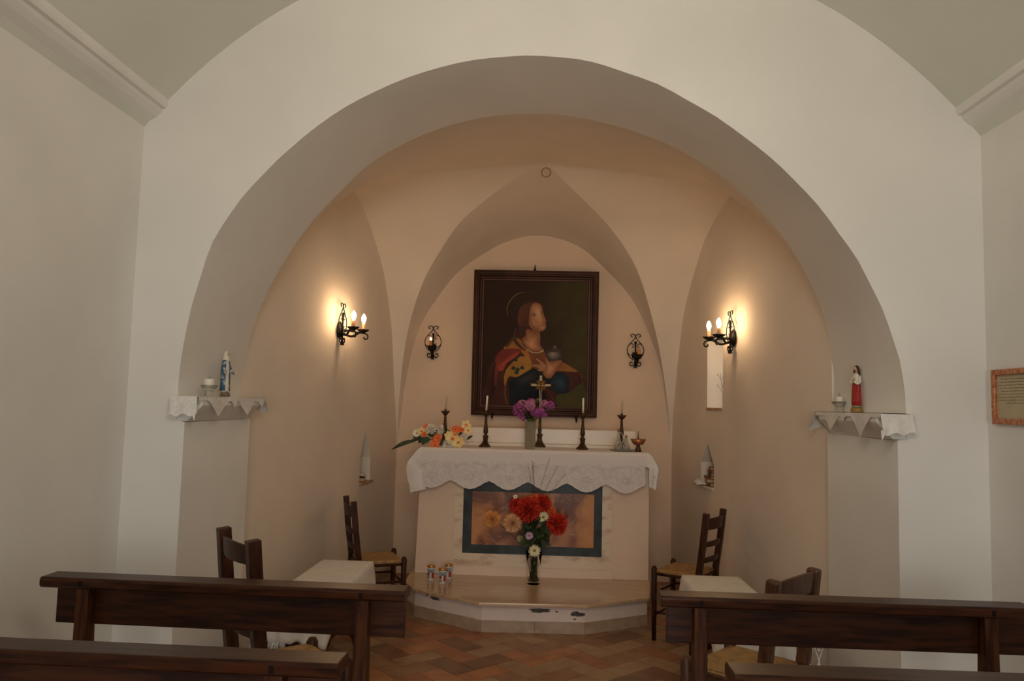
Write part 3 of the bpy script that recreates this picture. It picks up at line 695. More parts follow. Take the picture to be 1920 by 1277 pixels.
# ------------------------------------------------------------------ wall sconces
U=.000336
def scroll(pts,y=.03,r=.0035,mb=None,flip=1):
    mb.tube([ (flip*(p.x),y,p.y) for p in spline([Vector(((a-490)*U,-(b-680)*U,0)) for a,b in pts],4)],r,6)
def sconce_frame(root):
    mb=MB()
    for f in (1,-1):
        scroll([(405,315),(388,300),(362,275),(375,242),(420,232),(465,250),(490,300),(530,370),(600,450),(660,520),(700,600),(706,690),(680,780),(620,860),(540,915)],.03,.0036,mb,f)
        scroll([(640,500),(590,488),(548,505),(540,550),(562,582),(588,560)],.03,.0028,mb,f)
        scroll([(700,720),(650,775),(598,785),(560,760),(560,715),(590,705)],.03,.0028,mb,f)
        scroll([(505,930),(520,1020),(570,1072),(622,1052),(634,1000),(605,968),(577,985),(583,1012)],.03,.0042,mb,f)
    mb.tube([(0,.03,.085),(0,.03,-.15)],.007,6)
    mb.ball((0,.032,.075),.012); mb.box(-.014,.014,.022,.042,-.15,-.125)
    return mb.build('scroll_frame',iron,root)
def bulb_mesh(mb,c,r=.0175,h=.068):
    mb.lathe([(0,h)]+[(r*math.sin(PI*(1-t))**.75*(1-.25*t**2)+.0001,h*t) for t in (.93,.85,.72,.58,.44,.3,.18,.08)]+[(r*.55,0)],c,14); return mb
def pan(mb,c,R=.041):
    mb.lathe([(.006,-.022),(.016,-.014),(R*.75,-.004),(R,.008),(R*.9,.008),(.012,.0),(.004,-.002)],c,40,wav=lambda a,z:(.22*math.sin(a*6)+.08*math.sin(a*13)) if z>-.012 else 0); return mb
def double_sconce(loc,rz,label):
    s=thing('wall_sconce',label,'wall lamp',loc,rz,'two bulb wrought iron wall sconces')
    mb=MB(); mb.lathe([(0,0),(.052,.002),(.055,.010),(.045,.018),(.02,.024),(0,.026)],(0,0,-.04),24,M=Matrix.Rotation(-PI/2,4,'X'),sx=.8,sy=1.15); mb.build('wall_plate',iron,s)
    sconce_frame(s)
    for sx in (-1,1):
        e=Vector((sx*.100,.150,-.035))
        mb=MB(); mb.tube(spline([(0,.02,-.05),(sx*.03,.05,-.075),(sx*.06,.085,-.08),(sx*.09,.115,-.055),(sx*.10,.13,-.045),e-Vector((0,0,.006))],5),.0085,6)
        mb.tube(spline([(sx*.015,.035,-.05),(sx*.05,.07,-.045),(sx*.085,.11,-.05),(sx*.118,.165,-.058),(sx*.122,.178,-.08),(sx*.112,.172,-.097),(sx*.100,.160,-.095),(sx*.10,.155,-.082)],5),.0052,6)
        mb.build('arm',iron,s)
        mb=MB(); pan(mb,e); pn=mb.build('drip_pan',iron,s)
        mb=MB(); mb.lathe([(.0135,0),(.0145,.01),(.0130,.025),(.0135,.052),(.006,.054)],e,14); mb.build('candle_sleeve',sleeve_m,s)
        mb=MB(); bulb_mesh(mb,e+Vector((0,0,.055))); lab(mb.build('bulb',bulb_on,s),'glowing white bulb')
    return s
double_sconce((xl(5.56)+.002,5.56,2.045),-PI/2+math.atan(.1284)*-1,'two bulb iron sconce lit on the left chancel wall')
double_sconce((xr(5.57)-.002,5.57,2.045),PI/2+math.atan(.1342),'two bulb iron sconce lit on the right chancel wall')
def single_sconce(loc,label,lit,dx):
    s=thing('small_wall_sconce',label,'wall lamp',loc,PI,'small one candle sconces beside the painting')
    sconce_frame(s)
    mb=MB(); mb.lathe([(0,0),(.030,.002),(.032,.008),(.02,.016),(0,.018)],(0,0,-.04),16,M=Matrix.Rotation(-PI/2,4,'X')); mb.build('wall_plate',iron,s)
    e=Vector((dx,.085,-.040))
    mb=MB(); mb.tube(spline([(0,.02,-.11),(dx*.3,.045,-.115),(dx*.7,.07,-.09),e-Vector((0,0,.01))],5),.007,6)
    mb.tube([(dx*.2,.04,-.135),(dx*.2,.04,-.06)],[.012,.018],8)
    mb.build('arm',iron,s)
    mb=MB(); pan(mb,e,.030); mb.lathe([(.020,-.03),(.024,-.01),(.018,0)],e,10); mb.build('drip_pan',iron,s)
    mb=MB(); mb.lathe([(.0135,0),(.0145,.01),(.0130,.025),(.0135,.055),(.008,.057)],e,14); mb.build('candle_sleeve',sleeve_d,s)
    if lit:
        mb=MB(); mb.lathe([(.006,0),(.010,.008),(.010,.014),(.004,.026),(0,.030)],e+Vector((0,0,.056)),12); lab(mb.build('bulb',bulb_dim,s),'tiny glowing bulb')
    return s
single_sconce((-1.005,YE-.002,2.035),'small iron scroll sconce with glowing bulb left of the painting',True,.012)
single_sconce((.800,YE-.002,1.998),'small unlit iron scroll sconce right of the painting',False,-.024)

# ------------------------------------------------------------------ pews
inkdark=P('dark_plug',(.010,.004,.003),.7,spec=.2)
def pew(label,x0,x1,y,ztop,posts,rot=0,group='pews beside the aisle',seat=False):
    cx=(x0+x1)/2; w2=(x1-x0)/2
    p=thing('pew',label,'pew',(cx,y,0),rot,group)
    mb=MB()      # cap: moulded plank
    pr=[(-.050,-.030),(-.052,-.010),(-.046,0),(.046,0),(.052,-.008),(.052,-.026),(.044,-.036),(-.044,-.036)]
    mb.prism([(-w2,a,ztop+b) for a,b in pr],(2*w2,0,0)); mb.build('top_rail',wood,p,bevel=.004)
    mb=MB(); mb.box(-w2+.028,w2-.008,.008,.030,ztop-.165,ztop-.035); mb.build('back_board',wood,p,bevel=.003)
    for q in posts:
        lx=q-cx
        mb=MB(); mb.add([Vector(v) for v in ((lx-.022,-.052,0),(lx+.022,-.052,0),(lx+.022,.055,0),(lx-.022,.055,0),(lx-.022,-.036,ztop-.036),(lx+.022,-.036,ztop-.036),(lx+.022,.008,ztop-.036),(lx-.022,.008,ztop-.036))],
               [(3,2,1,0),(4,5,6,7),(0,1,5,4),(1,2,6,5),(2,3,7,6),(3,0,4,7)])
        mb.build('post',wood_v,p,bevel=.003)
    for q in posts:
        mb=MB(); mb.box(q-cx-.006,q-cx+.006,-.0532,-.045,ztop-.027,ztop-.009); mb.build('tenon_plug',inkdark,p)
    mb=MB(); mb.box(posts[0]-cx,posts[-1]-cx,-.012,.012,.20,.26); mb.build('stretcher',wood,p,bevel=.003)
    if seat:
        mb=MB(); mb.box(-w2+.03,w2-.03,.04,.36,.42,.45); mb.build('seat',wood,p,bevel=.005)
        for q in posts:
            lx=q-cx; mb=MB(); mb.box(lx-.022,lx+.022,.28,.33,0,.42); mb.build('leg',wood_v,p,bevel=.003)
    else:
        mb=MB(); mb.box(-w2+.05,w2-.05,-.26,-.10,.12,.15); mb.build('kneeling_board',wood,p,bevel=.004)
        for q in posts:
            lx=q-cx; mb=MB(); mb.box(lx-.02,lx+.02,-.27,-.03,.0,.12); mb.build('foot',wood_v,p,bevel=.003)
    return p
pew('dark wooden front pew on the left, before the left chairs',-1.693,-.442,2.678,.88,(-1.548,-.587),math.radians(-1.5))
pew('dark wooden front pew on the right, before the right chairs',.400,1.617,2.722,.88,(.534,1.474),math.radians(0))
pew('dark wooden pew cut by the bottom left corner, behind the left front pew',-1.80,-.470,1.945,.88,(-1.64,-.63),math.radians(-1.0),seat=True)
pew('dark wooden pew cut by the bottom right corner, behind the right front pew',.460,1.80,1.970,.88,(.61,1.66),math.radians(0),seat=True)

# ------------------------------------------------------------------ rush seated chairs
def chair(label,c,rz,wd,dp,seat_z,top_z,slats,cw,group='rush seated wooden chairs',lean=.055,pw=.034,rounded=True,fancy=False):
    ch=thing('rush_chair',label,'chair',(c[0],c[1],0),rz,group)
    hw,hd=wd/2,dp/2
    mb=MB()
    zt=seat_z
    n=6; rowsN=[]
    # pillow top rush seat: four triangles pressed towards the middle
    G=13; rows=[]
    for j in range(G):
        y=-hd+.012+(dp-.024)*j/(G-1); row=[]
        for i in range(G):
            x=-hw+.0+(wd)*i/(G-1); k=1-.06*(j<1)
            m_=max(abs(x)/hw,abs(y)/hd); e=min(abs(abs(x)/hw-abs(y)/hd),.3)
            row.append(Vector((x,y,zt-.010*(1-m_)+.004*e)))
        rows.append(row)
    mb.grid(rows)
    low=[[Vector((v.x*.97,v.y*.97,zt-.030)) for v in r_] for r_ in rows]
    mb.grid(low)
    edge=lambda R:[R[0][i] for i in range(G)]+[R[j][G-1] for j in range(1,G)]+[R[G-1][i] for i in range(G-2,-1,-1)]+[R[j][0] for j in range(G-2,0,-1)]
    mb.grid([edge(rows),[a.lerp(b,.5)*1.0+Vector((math.copysign(.008,a.x) if abs(abs(a.x)-hw)<.01 else 0,math.copysign(.008,a.y) if abs(a.y)>hd-.02 else 0,0)) for a,b in zip(edge(rows),edge(low))],edge(low)],closed=True)
    mb.build('seat',rush,ch)
    for s in (-1,1):
        mb=MB()   # back post: leg below, leaning post above
        pts=[(s*hw*.94,-hd+.0-.015,0),(s*hw*.95,-hd,seat_z*.5),(s*hw*.97,-hd,seat_z),(s*hw,-hd-lean*.55,(seat_z+top_z)/2),(s*hw,-hd-lean,top_z)]
        if rounded: mb.tube([Vector(p) for p in pts]+[Vector((s*hw,-hd-lean-.002,top_z+.008))],[pw*.46,pw*.52,pw*.56,pw*.56,pw*.52,pw*.3],10)
        else:
            for a,b in zip(pts,pts[1:]): mb.bar(a,b,pw,pw*1.15,up=(0,1,0))
        mb.build('back_post',cw,ch,bevel=.010 if fancy else .003)
    for s in (-1,1):
        mb=MB(); mb.tube([(s*hw*.98,hd,0),(s*hw,hd,seat_z*.6),(s*hw,hd,seat_z+.005),(s*hw,hd,seat_z+.022)],[pw*.42,pw*.55,pw*.58,pw*.35],10); mb.build('leg',cw,ch)
    for i,(z0,z1) in enumerate(slats):
        mb=MB(); rows=[]
        for k in range(9):
            u=-1+2*k/8; zc=lambda z:-hd-lean*((z-seat_z)/(top_z-seat_z))-.030*(1-u*u)
            arch=.018*(1-u*u) if fancy else .006*(1-u*u)
            x=u*hw*.97
            rows.append([Vector((x,zc(z0)-.008,z0+(arch*.4 if fancy else 0))),Vector((x,zc(z1)-.008,z1+arch)),Vector((x,zc(z1)+.008,z1+arch)),Vector((x,zc(z0)+.008,z0+(arch*.4 if fancy else 0)))])
        mb.grid(rows,closed=True); mb.f.append([len(mb.v)-36+k for k in range(4)]); mb.sm.append(False); mb.mi.append(0); mb.f.append([len(mb.v)-4+k for k in range(4)]); mb.sm.append(False); mb.mi.append(0)
        mb.build('back_slat',cw,ch,bevel=.003)
    for (a,b) in (((-hw,hd,.30),(hw,hd,.30)),((-hw,hd,.16),(hw,hd,.16)),((-hw*.96,-hd,.22),(hw*.96,-hd,.22)),((-hw*.97,-hd,.18),(-hw,hd,.18)),((hw*.97,-hd,.18),(hw,hd,.18)),((-hw*.97,-hd,.31),(-hw,hd,.31)),((hw*.97,-hd,.31),(hw,hd,.31))):
        mb=MB(); mb.tube([a,b],.008,8); mb.build('stretcher',cw,ch)
    # seat rails
    mb=MB()
    for (a,b) in (((-hw,hd,seat_z-.025),(hw,hd,seat_z-.025)),((-hw,-hd,seat_z-.025),(hw,-hd,seat_z-.025)),((-hw,-hd,seat_z-.025),(-hw,hd,seat_z-.025)),((hw,-hd,seat_z-.025),(hw,hd,seat_z-.025))): mb.tube([a,b],.011,8)
    mb.build('seat_rail',cw,ch)
    return ch
lad=((.525,.555),(.625,.655),(.735,.805))
chair('ladder back rush chair beside the altar step, right side',(.954,5.32),math.radians(58.8),.325,.30,.45,.842,lad,chairwood,lean=.05,pw=.033,rounded=False)
chair('ladder back rush chair beside the altar step, left side',(-1.11,5.38),math.radians(-67.2),.325,.30,.45,.842,lad,chairwood,lean=.05,pw=.033,rounded=False)
chair('square posted rush chair with one curved top slat, behind the left front pew',(-1.005,3.215),math.radians(-50.3),.345,.345,.45,.972,((.60,.64),(.875,.945)),chairwood,lean=.06,pw=.044,rounded=False)
chair('pale worn rush chair with broad top slat, behind the right front pew',(.862,3.415),math.radians(47.3),.355,.34,.45,.848,((.60,.64),(.755,.832)),chairwood2,lean=.05,pw=.046,rounded=False,fancy=True)

# ------------------------------------------------------------------ covered low benches
def low_bench(label,x0,x1,y0,y1,z):
    b=thing('low_bench',label,'bench',((x0+x1)/2,(y0+y1)/2,0)); ox,oy=(x0+x1)/2,(y0+y1)/2
    hx,hy=(x1-x0)/2-.012,(y1-y0)/2-.012
    mb=MB(); mb.box(-hx,hx,-hy,hy,z-.03,z-.004); mb.build('bench_top',wood,b,bevel=.004)
    for sy in (-1,1):
        mb=MB()      # shaped end board
        yy=sy*(hy-.06); pr=[(-hx+.01,0),(-hx*.55,0),(-hx*.45,.05),(-hx*.2,.09),(0,.105),(hx*.2,.09),(hx*.45,.05),(hx*.55,0),(hx-.01,0),(hx-.02,z-.03),(-hx+.02,z-.03)]
        mb.prism([(a,yy-.012,c) for a,c in pr],(0,.024,0)); mb.build('end_board',wood_v,b,bevel=.002)
    mb=MB(); mb.box(-hx*.2,hx*.2,-hy+.07,hy-.07,.14,.17); mb.build('stretcher',wood,b,bevel=.002)
    return b
def drape(name,label,cat,x0,x1,y0,y1,z,drops,mat,amp=.012,fringe=None):
    """drops: (left,right,near,far) lengths"""
    cx,cy=(x0+x1)/2,(y0+y1)/2; hx,hy=(x1-x0)/2,(y1-y0)/2
    ring=[]; M_=40; r_=.02
    def side(k,s):
        if k==0: return Vector((-hx+2*hx*s,-hy,0)),Vector((0,-1,0)),2
        if k==1: return Vector((hx,-hy+2*hy*s,0)),Vector((1,0,0)),1
        if k==2: return Vector((hx-2*hx*s,hy,0)),Vector((0,1,0)),3
        return Vector((-hx,hy-2*hy*s,0)),Vector((-1,0,0)),0
    for k in range(4):
        for i in range(M_):
            p,n,d=side(k,i/M_); p2,n2,d2=side((k+1)%4,0); p0,n0,d0=side((k-1)%4,.999)
            s=i/M_; dr=drops[d]
            e0=max(0,1-s*8); e1=max(0,1-(1-s)*8)
            nn=(n+n0*e0*.9+n2*e1*.9).normalized()
            dr=dr+(drops[d0]-dr)*.5*e0+(drops[d2]-dr)*.5*e1
            ring.append((p,nn,dr,(k+s),1+.35*max(e0,e1)))
    rows=[]
    for f in (0,.5,.9,.985): rows.append([Vector((p.x*f,p.y*f,z+.0005)) for p,_,_,_,_ in ring])
    rows.append([p+n*.006+Vector((0,0,z-.003)) for p,n,_,_,_ in ring])
    for j in range(1,9):
        v=j/8; row=[]
        for p,n,dr,u,cf in ring:
            wv=amp*(math.sin(u*19)+.6*math.sin(u*33+1))*v
            row.append(p+n*(.012+.018*v*cf+wv)+Vector((0,0,z-.006-dr*cf*v*(1+.05*math.sin(u*27)))))
        rows.append(row)
    th=thing(name,label,cat,(cx,cy,0)); mb=MB(); mb.grid(rows,closed=True); mb.build('cloth_sheet',mat,th,solid=.002)
    if fringe:
        mb=MB(); last=rows[-1]
        for i,v in enumerate(last):
            u=ring[i][3]
            if fringe[0]<=u<=fringe[1]:
                for q in range(3):
                    b=v.lerp(last[(i+1)%len(last)],q/3); mb.tube([b+Vector((0,0,.004)),b+Vector((rnd.uniform(-.008,.008),rnd.uniform(-.008,.008),-.02)),b+Vector((rnd.uniform(-.014,.014),rnd.uniform(-.012,.012),-.045))],[.0016,.0013,.0006],4)
        mb.build('fringe',lime,th)
    return th
low_bench('low dark bench under the white cloth by the left chancel wall',-1.36,-1.055,3.86,4.96,.50)
drape('bench_cloth','white fringed cloth over the low bench on the left','cloth',-1.362,-1.053,3.858,4.962,.502,(.10,.11,.165,.10),cloth,.007,fringe=(.0,.45))
low_bench('low dark bench under the white cloth by the right chancel wall',.86,1.185,3.86,4.86,.50)
rbc=drape('bench_cloth','white cloth over the low bench on the right','cloth',.858,1.187,3.858,4.862,.502,(.12,.12,.17,.12),cloth,.006)
fo_=Vector((1.27,3.80,.50))-rbc.location
mb=MB()
for k in range(4):
    x=-.028+.022*k; sg=1 if k%2 else -1
    mb.tube([fo_+p for p in spline([(x,0,.02),(x+.002,-.003,-.04),(x+sg*.011,-.003,-.075),(x+.001,0,-.115),(x-sg*.010,-.003,-.15),(x,0,-.185),(x+sg*.008,0,-.215),(x,0,-.25)],5)],.0034,5)
mb.tube([fo_+Vector((-.09,.05,.004)),fo_+Vector((-.03,0,.018)),fo_+Vector((.045,0,.016))],.008,6)
lab(mb.build('knotted_fringe',lime,rbc),'knotted white cord fringe at the cloth corner')
for k in range(2):
    for z in (-.10,-.17):
        mb=MB(); mb.ball(fo_+Vector((-.016+.043*k,-.004,z)),.007); mb.build('knot',lime,rbc)

# ------------------------------------------------------------------ candlesticks, crucifix
def candlestick(label,loc,rz,h,candle,cm,tilt=0,group='bronze altar candlesticks'):
    c=thing('candlestick',label,'candlestick',loc,rz,group)
    mb=MB()
    tri=lambda a,z:.13*math.cos(3*a)
    mb.lathe([(0,0),(.046,0),(.046,.006),(.040,.012),(.030,.024),(.022,.036),(.018,.046)],(0,0,0),30,wav=tri)
    mb.lathe([(.017,.045),(.019,.055),(.019,.075),(.023,.080),(.021,.088),(.012,.094),(.010,.100),(.017,.110),(.019,.125),(.016,.150),(.012,.185),(.0095,h-.075),(.013,h-.068),(.009,h-.060),(.008,h-.05)],(0,0,0),20)
    mb.build('stem',bronze,c)
    for k in range(3):
        a=2*PI*k/3; mb=MB(); mb.ball((.043*math.cos(a),.043*math.sin(a),.007),.009,8,6); mb.build('foot',bronze,c)
    mb=MB(); mb.lathe([(.008,h-.052),(.015,h-.045),(.030,h-.026),(.039,h-.012),(.037,h-.013),(.026,h-.02),(.012,h-.024)],(0,0,0),20); mb.lathe([(.009,h-.03),(.010,h),(.008,h+.001)],(0,0,0),14); mb.build('drip_cup',bronze,c)
    k=thing(None or 'x',None,None) if False else None
    mb=MB(); M_=Matrix.Rotation(tilt,4,'Y'); L=candle
    mb.lathe([(.0078,0),(.0078,L-.006),(.005,L-.001),(0,L)],(0,0,h-.006),12,M=M_)
    o=tag(mb.build('candle',cm,None),label.split(' candlestick')[0].replace('bronze','white candle in the')+' candlestick','candle','white altar candles')
    o.location=loc
    mb=MB(); mb.tube([M_@Vector((0,0,L-.002)),M_@Vector((0,0,L+.010))],.0010,5); w_=mb.build('wick',wick,o); w_.location=(0,0,h-.006)
    return c,o
ZM=1.160
for lb,cl,loc,cm,cd,ti in (
  ('bronze candlestick between the flower spray and the purple bouquet','white candle in the candlestick left of the purple bouquet',(-.458,6.25,ZM),wax,.125,math.radians(3)),
  ('bronze candlestick just left of the glass cruets','white candle in the candlestick left of the cruets',(.310,6.25,ZM),wax,.125,0),
  ('bronze candlestick rising behind the flower spray','pale candle in the candlestick behind the flower spray',(-.800,6.38,ZM),waxtr,.105,math.radians(3)),
  ('bronze candlestick rising behind the glass cruets','pale candle in the candlestick behind the cruets',(.628,6.38,ZM),waxtr,.105,math.radians(2))):
    c,o=candlestick(lb,loc,rnd.uniform(0,1),.288,cd,cm,ti); o['label']=cl
cx_=thing('altar_crucifix','gilt cross with sunburst on a tall bronze foot behind the purple bouquet','crucifix',(-.030,6.445,ZM))
mb=MB(); mb.lathe([(0,0),(.05,0),(.05,.008),(.044,.016),(.030,.035),(.020,.055),(.018,.085),(.026,.095),(.022,.105),(.012,.115),(.016,.135),(.012,.16),(.010,.23),(.014,.24),(.008,.25)],(0,0,.0),20,sx=1,sy=.8); mb.build('base',bronze,cx_)
mb=MB(); mb.box(-.011,.011,-.006,.006,.245,.585); mb.box(-.085,.085,-.006,.006,.495,.515); mb.build('cross',P('cross_horn',(.20,.13,.065),.35,metal=.3,var=.2,vscale=50),cx_,bevel=.002)
mb=MB()
for (x,z) in ((-.092,.505),(.092,.505),(0,.595)):
    for a in range(3):
        aa=a*2*PI/3+(0 if z>.55 else 0); mb.ball((x+.010*math.cos(aa),0,z+.010*math.sin(aa)),.009,8,6)
mb.build('finials',bronze,cx_)
mb=MB()
for k in range(24):
    a=2*PI*k/24; R=.058 if k%2 else .046
    mb.tube([(0.02*math.cos(a),-.007,.505+.02*math.sin(a)),(R*math.cos(a),-.007,.505+R*math.sin(a))],[.0035,.0008],4)
mb.lathe([(0,.004),(.020,.003),(.024,0)],(0,-.006,.505),20,M=Matrix.Rotation(PI/2,4,'X')); mb.build('sunburst',gold,cx_)
mb=MB()      # small figure on the cross
mb.tube(spline([(0,-.014,.520),(.002,-.016,.50),(0,-.015,.47),(.003,-.014,.43),(0,-.012,.395)],4),[.006]*4+[.008]*4+[.006]*4+[.004]*4+[.003],7)
mb.tube([(-.055,-.011,.522),(-.03,-.013,.515),(0,-.014,.510),(.03,-.013,.515),(.055,-.011,.522)],[.002,.003,.004,.003,.002],6); mb.ball((.002,-.016,.532),.0075,8,6)
mb.build('figure',bronze,cx_)

# ------------------------------------------------------------------ flowers
def rotto(d): return Vector((0,0,1)).rotation_difference(Vector(d).normalized()).to_matrix().to_4x4()
def pompom(mb,c,R,n,w,seed,squash=1.0,facing=None,inner=.25,curl=.12):
    r_=random.Random(seed); c=Vector(c)
    for i in range(n):
        z=1-2*(i+.5)/n; a=i*2.39996+r_.uniform(-.1,.1); s=math.sqrt(max(0,1-z*z)); d=Vector((s*math.cos(a),s*math.sin(a),z*squash)).normalized()
        if facing is not None and d.dot(facing)<-.45: continue
        Rr=R*r_.uniform(.82,1.04); t=d.orthogonal().normalized(); t=Matrix.Rotation(r_.uniform(0,PI),3,d)@t; b=d.cross(t)
        cu=b*(curl*Rr*r_.uniform(-1,1))
        p0=c+d*Rr*inner; p1=c+d*Rr*.72; p2=c+d*Rr+cu
        mb.add([p0,p1+t*w,p2+t*w*.35,p2-t*w*.35,p1-t*w,p1+b*w*.25],[(0,1,5),(0,5,4),(1,2,5),(2,3,5),(3,4,5)],True)
def daisy(mb,mc,c,d,R,n,w,seed,layers=1,cup=.15):
    r_=random.Random(seed); M_=rotto(d); c=Vector(c)
    for l in range(layers):
        for k in range(n):
            a=2*PI*k/n+l*PI/n+r_.uniform(-.06,.06); Rr=R*(1-.22*l)*r_.uniform(.93,1.03); u=Vector((math.cos(a),math.sin(a),0)); v=Vector((-math.sin(a),math.cos(a),0))
            pts=[u*R*.1,u*Rr*.6+v*w+Vector((0,0,cup*R*.6+.004*l)),u*Rr+v*w*.35+Vector((0,0,cup*R+.004*l)),u*Rr-v*w*.35+Vector((0,0,cup*R+.004*l)),u*Rr*.6-v*w+Vector((0,0,cup*R*.6+.004*l)),u*Rr*.6+Vector((0,0,cup*R*.4+.004*l))]
            mb.add([c+M_@p for p in pts],[(0,1,5),(0,5,4),(1,2,5),(2,3,5),(3,4,5)],True)
    mc.ball(c+M_@Vector((0,0,R*.08)),R*.22,10,6,sc=(1,1,.6),M=M_)
def rose(mb,c,d,R,seed):
    r_=random.Random(seed); M_=rotto(d); c=Vector(c)
    for l in range(5):
        k=1-.19*l; n=5
        for i in range(n):
            a0=2*PI*i/n+l*.6; rows=[]
            for j in range(4):
                v=j/3; rr=R*k*(.35+.65*math.sin(v*1.9)); row=[]
                for q in range(5):
                    a=a0+(q-2)*.36; row.append(c+M_@Vector((rr*math.cos(a),rr*math.sin(a),-R*.4+R*.9*v*(1+.1*l)-.12*R*abs(q-2)*v)))
                rows.append(row)
            mb.grid(rows)
def leaf(mb,base,tip,w,bend=(0,0,.01),n=6,nrm=(0,0,1)):
    b=Vector(base); t=Vector(tip); d=(t-b); side=d.cross(Vector(nrm));
    if side.length<1e-5: side=Vector((1,0,0))
    side.normalize(); rows=[]
    for i in range(n+1):
        s=i/n; p=b+d*s+Vector(bend)*math.sin(PI*s); ww=w*math.sin(PI*min(1,s*.92+.04))**.8*(1-.15*s)
        rows.append([p-side*ww+Vector((0,0,ww*.25)),p,p+side*ww+Vector((0,0,ww*.25))])
    mb.grid(rows)
def stem(mb,a,b,r=.002,bend=(0,0,0)):
    a=Vector(a);b=Vector(b); mb.tube(spline([a,(a+b)/2+Vector(bend),b],4),r,6)

# big glass vase on the platform
VX,VY,VZ=-.050,5.845,.2
v=thing('glass_vase','tall clear flared glass vase on the platform before the altar','vase',(VX,VY,VZ))
mb=MB(); mb.lathe([(0,0),(.044,0),(.046,.006),(.042,.02),(.042,.05),(.048,.13),(.060,.236),(.0575,.237),(.0455,.13),(.0395,.05),(.038,.024),(0,.018)],(0,0,0),32); mb.build('vase_body',glass,v)
GV='artificial flowers in the tall glass vase'
def flower(label,kind,pos,build,mat,eye=None,group=GV,base=None,mouth=(VX,VY,VZ+.225),cat='flower',stemr=.0022,name='artificial_flower'):
    pos=Vector(pos); f=thing(name,label,cat,tuple(pos),0,group)
    mb=MB(); mc=MB(); build(mb,mc); mb.build('bloom',mat,f)
    if mc.v: mc.build('flower_eye',eye or dkyel,f)
    if base is not None:
        b0=Vector(base)-pos; mth=Vector((mouth[0]+(pos.x-mouth[0])*.18,mouth[1]+.012,mouth[2]))-pos
        mb=MB(); mb.tube(spline([b0,b0.lerp(mth,.5),mth,mth.lerp(Vector((0,.004,0)),.55)+Vector((0,0,.02)),(0,.006,-.002)],4),stemr,6); mb.build('stem',stemg,f)
    return f
FWD=Vector((0,-1,.15))
def vb(i): a=i*2.4; return (VX+.016*math.cos(a),VY+.016*math.sin(a),VZ+.022)
def fpos(x,z,dy=0): return (x,VY-.0+dy,z)
Z0_=Vector((0,0,0))
flower('largest red chrysanthemum at the middle of the vase bouquet','f',fpos(-.100,.735,-.035),lambda mb,mc:pompom(mb,Z0_,.100,620,.0070,11,facing=FWD),red_f,base=vb(0))
flower('red chrysanthemum at the upper right of the vase bouquet, behind the largest','f',fpos(.005,.775,.03),lambda mb,mc:pompom(mb,Z0_,.070,420,.0062,12,facing=FWD),red_f,base=vb(1))
flower('round red chrysanthemum at the far right of the vase bouquet','f',fpos(.112,.640,-.03),lambda mb,mc:pompom(mb,Z0_,.085,520,.0066,13,facing=FWD),red_f,base=vb(2))
flower('dark red chrysanthemum at the left, behind the largest','f',fpos(-.185,.755,.03),lambda mb,mc:pompom(mb,Z0_,.062,360,.0062,14,facing=FWD),red_f,base=vb(3))
flower('pale orange spiky flower at the far left of the vase bouquet','f',fpos(-.363,.660,-.01),lambda mb,mc:pompom(mb,Z0_,.067,480,.0026,15,facing=FWD,curl=.05),orange_f,base=vb(4))
flower('peach spiky flower below the dark red bloom','f',fpos(-.212,.640,-.055),lambda mb,mc:pompom(mb,Z0_,.074,560,.0028,16,facing=FWD,curl=.05),peach_f,base=vb(5))
flower('coral bloom peeping above the largest red flower','f',fpos(-.052,.805,.045),lambda mb,mc:pompom(mb,Z0_,.042,90,.009,17,facing=FWD),coral_f,base=vb(6))
flower('coral bloom just above the far right red flower','f',fpos(.070,.722,.02),lambda mb,mc:pompom(mb,Z0_,.036,80,.009,18,facing=FWD),coral_f,base=vb(7))
flower('cream daisy between the red flowers','f',fpos(.012,.685,-.03),lambda mb,mc:daisy(mb,mc,Z0_,(-.2,-1,.2),.045,16,.006,19,2),cream_f,base=vb(8))
flower('cream daisy low at the vase rim','f',fpos(-.047,.450,-.065),lambda mb,mc:daisy(mb,mc,Z0_,(.05,-1,.1),.046,18,.0058,20,2),cream_f,base=vb(9))
flower('small lavender daisy above the vase rim','f',fpos(-.088,.557,-.075),lambda mb,mc:daisy(mb,mc,Z0_,(.1,-1,.1),.032,14,.005,21,2),lav_f,eye=P('pink_eye',(.5,.10,.15),.6),base=vb(10))
flower('cream rose left of the lavender daisy','f',fpos(-.152,.530,-.06),lambda mb,mc:rose(mb,Z0_,(-.2,-1,.3),.024,22),cream_f,base=vb(11))
flower('tiny yellow bud in the vase bouquet leaves','f',fpos(-.079,.622,-.08),lambda mb,mc:mc.ball(Z0_,.004) or mb.lathe([(0,-.010),(.007,-.004),(.009,.003),(.005,.009)],(0,0,0),10,M=rotto((0,-1,0))),cream_f,base=vb(12))
flower('small white blossom on a thin stalk, top left of the vase bouquet','f',fpos(-.196,.822,.02),lambda mb,mc:daisy(mb,mc,Z0_,(-.3,-1,.5),.018,6,.007,23,1),white_f,base=vb(13))
flower('pinkish rosebud right of the tiny yellow bud','f',fpos(-.018,.628,-.07),lambda mb,mc:mb.lathe([(0,-.016),(.010,-.010),(.014,.0),(.008,.012),(0,.018)],(0,0,0),10,M=rotto((.3,-1,.6))),P('dusky_bud',(.32,.12,.08),.6),base=vb(14))
flower('small dark pink sprig at the far right of the vase bouquet','f',fpos(.180,.690,.0),lambda mb,mc:daisy(mb,mc,Z0_,(.3,-1,.2),.020,6,.007,24,1),P('wine_petal',(.16,.02,.03),.6),base=vb(15))
fo=thing('bouquet_foliage','dark green artificial leaves in the tall glass vase','leaves',(VX,VY,VZ+.25))
mb=MB(); r_=random.Random(5)
